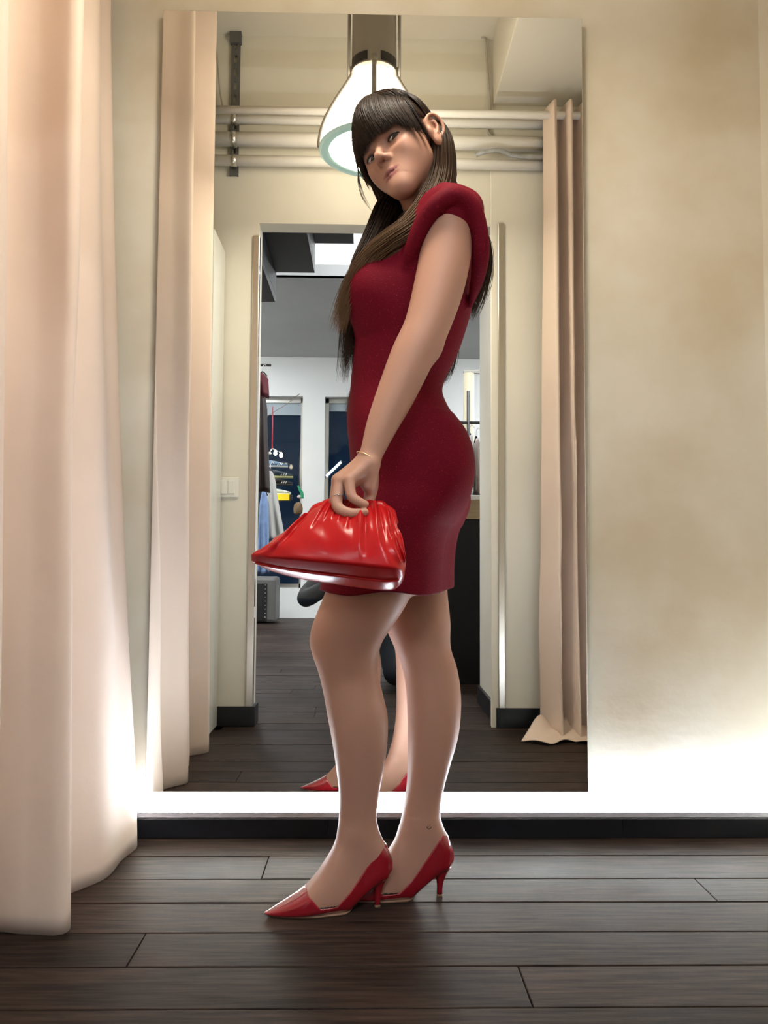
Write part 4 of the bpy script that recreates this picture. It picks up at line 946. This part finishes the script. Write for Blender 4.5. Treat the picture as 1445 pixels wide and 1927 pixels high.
for s in ss:
    R = []
    for q in qq:
        x, z, n_, t = bagpt(s, q); sg = 1 if n_ > 0 else -1
        if t > 0:
            gx = .60 + (s - .60) * (1 - .0 * t); d = 0.
            for c_, reach, wd, am in fold:          # pleats fan out from the gathered top
                cx_ = .585 + (c_ - .585) * (1 + .75 * (1 - t)); env = max(0., (t - (1 - reach * 1.9)) / (reach * 1.9)) ** .8
                ww = wd * (1 + 1.2 * (1 - t)); d += am * env * (1.3 * math.exp(-((s - cx_) / ww * 1.6) ** 2) - .9 * math.exp(-((s - cx_ - ww * .75) / ww * 2.2) ** 2))
            d += .0022 * math.sin(s * 21 + 4 * t) * math.sin(t * 7 + 9 * s) * (1 - t) * 4 * t
            if s > .86: d += .006 * math.sin(t * 16 + s * 30) * (s - .86) / .14 * min(1, 4 * t * (1 - t))
            n_ += sg * d * 1.25; z += .002 * math.sin(s * 60) * t ** 6
        R.append(cb + bx_a * x + up * (z + .0) + nf * n_)
    rings.append(R)
mesh('pouch', *loft(rings), LEATH, bag)
sm = [cb + bx_a * ((s - .5) * W) + up * (bagpt(s, .09)[1] - .0005) + nf * (.001) for s in np.linspace(.03, .97, 60)]
mesh('bottom_seam', *tube(sm, .0022, 6), LEATH, bag)
fr = []
for s in np.linspace(.30, .90, 60):
    x, z, n_, t = bagpt(s, .5599); fr.append(cb + bx_a * x + up * (z - .004 + .0015 * math.sin(s * 90)))
mesh('frame_roll', *tube(fr, np.interp(np.linspace(0, 1, 60), [0, .1, .9, 1], [.006, .0125, .0125, .007]), 12), LEATH, bag)
# ================================================================ PHOTOGRAPHER, crouching behind the camera (mostly hidden by the woman in the mirror)
ph = thing('person', (.06, -.35, 0), 'photographer in a dark grey jacket crouching in the doorway, seen in the mirror', 'person')
pf_ = Field(np.arange(-.42, .46, .008), np.arange(-.85, .10, .008), np.arange(0., 1.02, .008))
c3 = lambda x, y, z: np.array((x, y, z))
pf_.chain([c3(.06, -.52, .42), c3(.06, -.50, .60), c3(.05, -.45, .76)], [.15, .135, .14], .05)
pf_.chain([c3(.05, -.45, .78), c3(.04, -.41, .86)], [.06, .055], .03)
pf_.ell(c3(.035, -.38, .945 - .04), ((1, 0, 0), (0, 1, 0), (0, 0, 1)), (.075, .095, .085), .03)
pf_.ell(c3(.035, -.285, .89), ((1, 0, 0), (0, 1, 0), (0, 0, 1)), (.012, .018, .014), .01)
for s in (-1, 1):
    pf_.chain([c3(.05 + .17 * s, -.45, .76), c3(.05 + (.27 if s > 0 else .40) * s, -.32, .58 if s > 0 else .50), c3(.05 + .08 * s, -.12, .70)], [.06, .052, .034], .03)
    for k in range(4): pf_.chain([c3(.05 + .075 * s, -.11, .675 + .018 * k), c3(.04 + .045 * s, -.07, .68 + .018 * k), c3(.03 + .02 * s, -.07, .685 + .018 * k)], [.011, .01, .008], .006)
    pf_.chain([c3(.05 + .07 * s, -.12, .72), c3(.04 + .05 * s, -.095, .755)], [.012, .009], .01)
pf_.chain([c3(-.03, -.50, .38), c3(-.06, -.18, .46), c3(-.03, -.30, .09)], [.10, .075, .05], .03); pf_.chain([c3(-.03, -.30, .06), c3(-.04, -.16, .04)], [.045, .035], .03)
pf_.chain([c3(.15, -.50, .36), c3(.16, -.16, .12), c3(.16, -.48, .09)], [.10, .075, .055], .03); pf_.chain([c3(.16, -.50, .09), c3(.16, -.56, .04)], [.05, .035], .03)
Vp, Qp = pf_.surf(); Vp = relax(Vp, Qp, 3, .5)
JACK = mat('dark_grey_jacket', (.05, .052, .055), .8, bump=.3, bscale=60); JEAN = mat('dark_denim', (.018, .025, .04), .85, bump=.2, bscale=150); SK2 = mat('skin_plain', (.55, .34, .24), .5); SH2 = mat('black_shoe', (.012, .012, .012), .5)
fc = Vp[Qp].mean(1); mi = np.where(fc[:, 2] < .07, 3, np.where((fc[:, 2] < .50) & ~((fc[:, 1] < -.42) & (fc[:, 2] > .42)), 1, 0)); mi = np.where((fc[:, 2] > .80) & (abs(fc[:, 0] - .04) < .1), 2, mi); mi = np.where((fc[:, 1] > -.14) & (fc[:, 2] > .62), 2, mi)
mesh('body', Vp, Qp, None, ph, mats=[JACK, JEAN, SK2, SH2], mi=mi)
G = []
for i in range(500):
    a = rng.uniform(0, 2 * math.pi); e = rng.uniform(1.3, 2.1) if math.sin(a) < .3 else 1.05
    G.append([c3(.035 + .083 * math.sin(t) * math.cos(a), -.385 + .103 * math.sin(t) * math.sin(a), .905 + .094 * math.cos(t)) for t in np.linspace(.02, e, 10)])
v, q, t = strands(np.array(G), .006); hp = mesh('hair', v, q, mat('dark_hair', (.02, .012, .008), .5), ph)
pa, pb = .062, .128
phn = thing('smartphone', (.0, -.02, .66), 'black smartphone held upright by the photographer', 'phone')
box('case', -.036, .036, -.030, -.021, .615, .765, BLACK, phn, .003)
box('screen', -.033, .033, -.0315, -.030, .62, .76, mat('phone_screen', (.02, .02, .022), .1), phn)
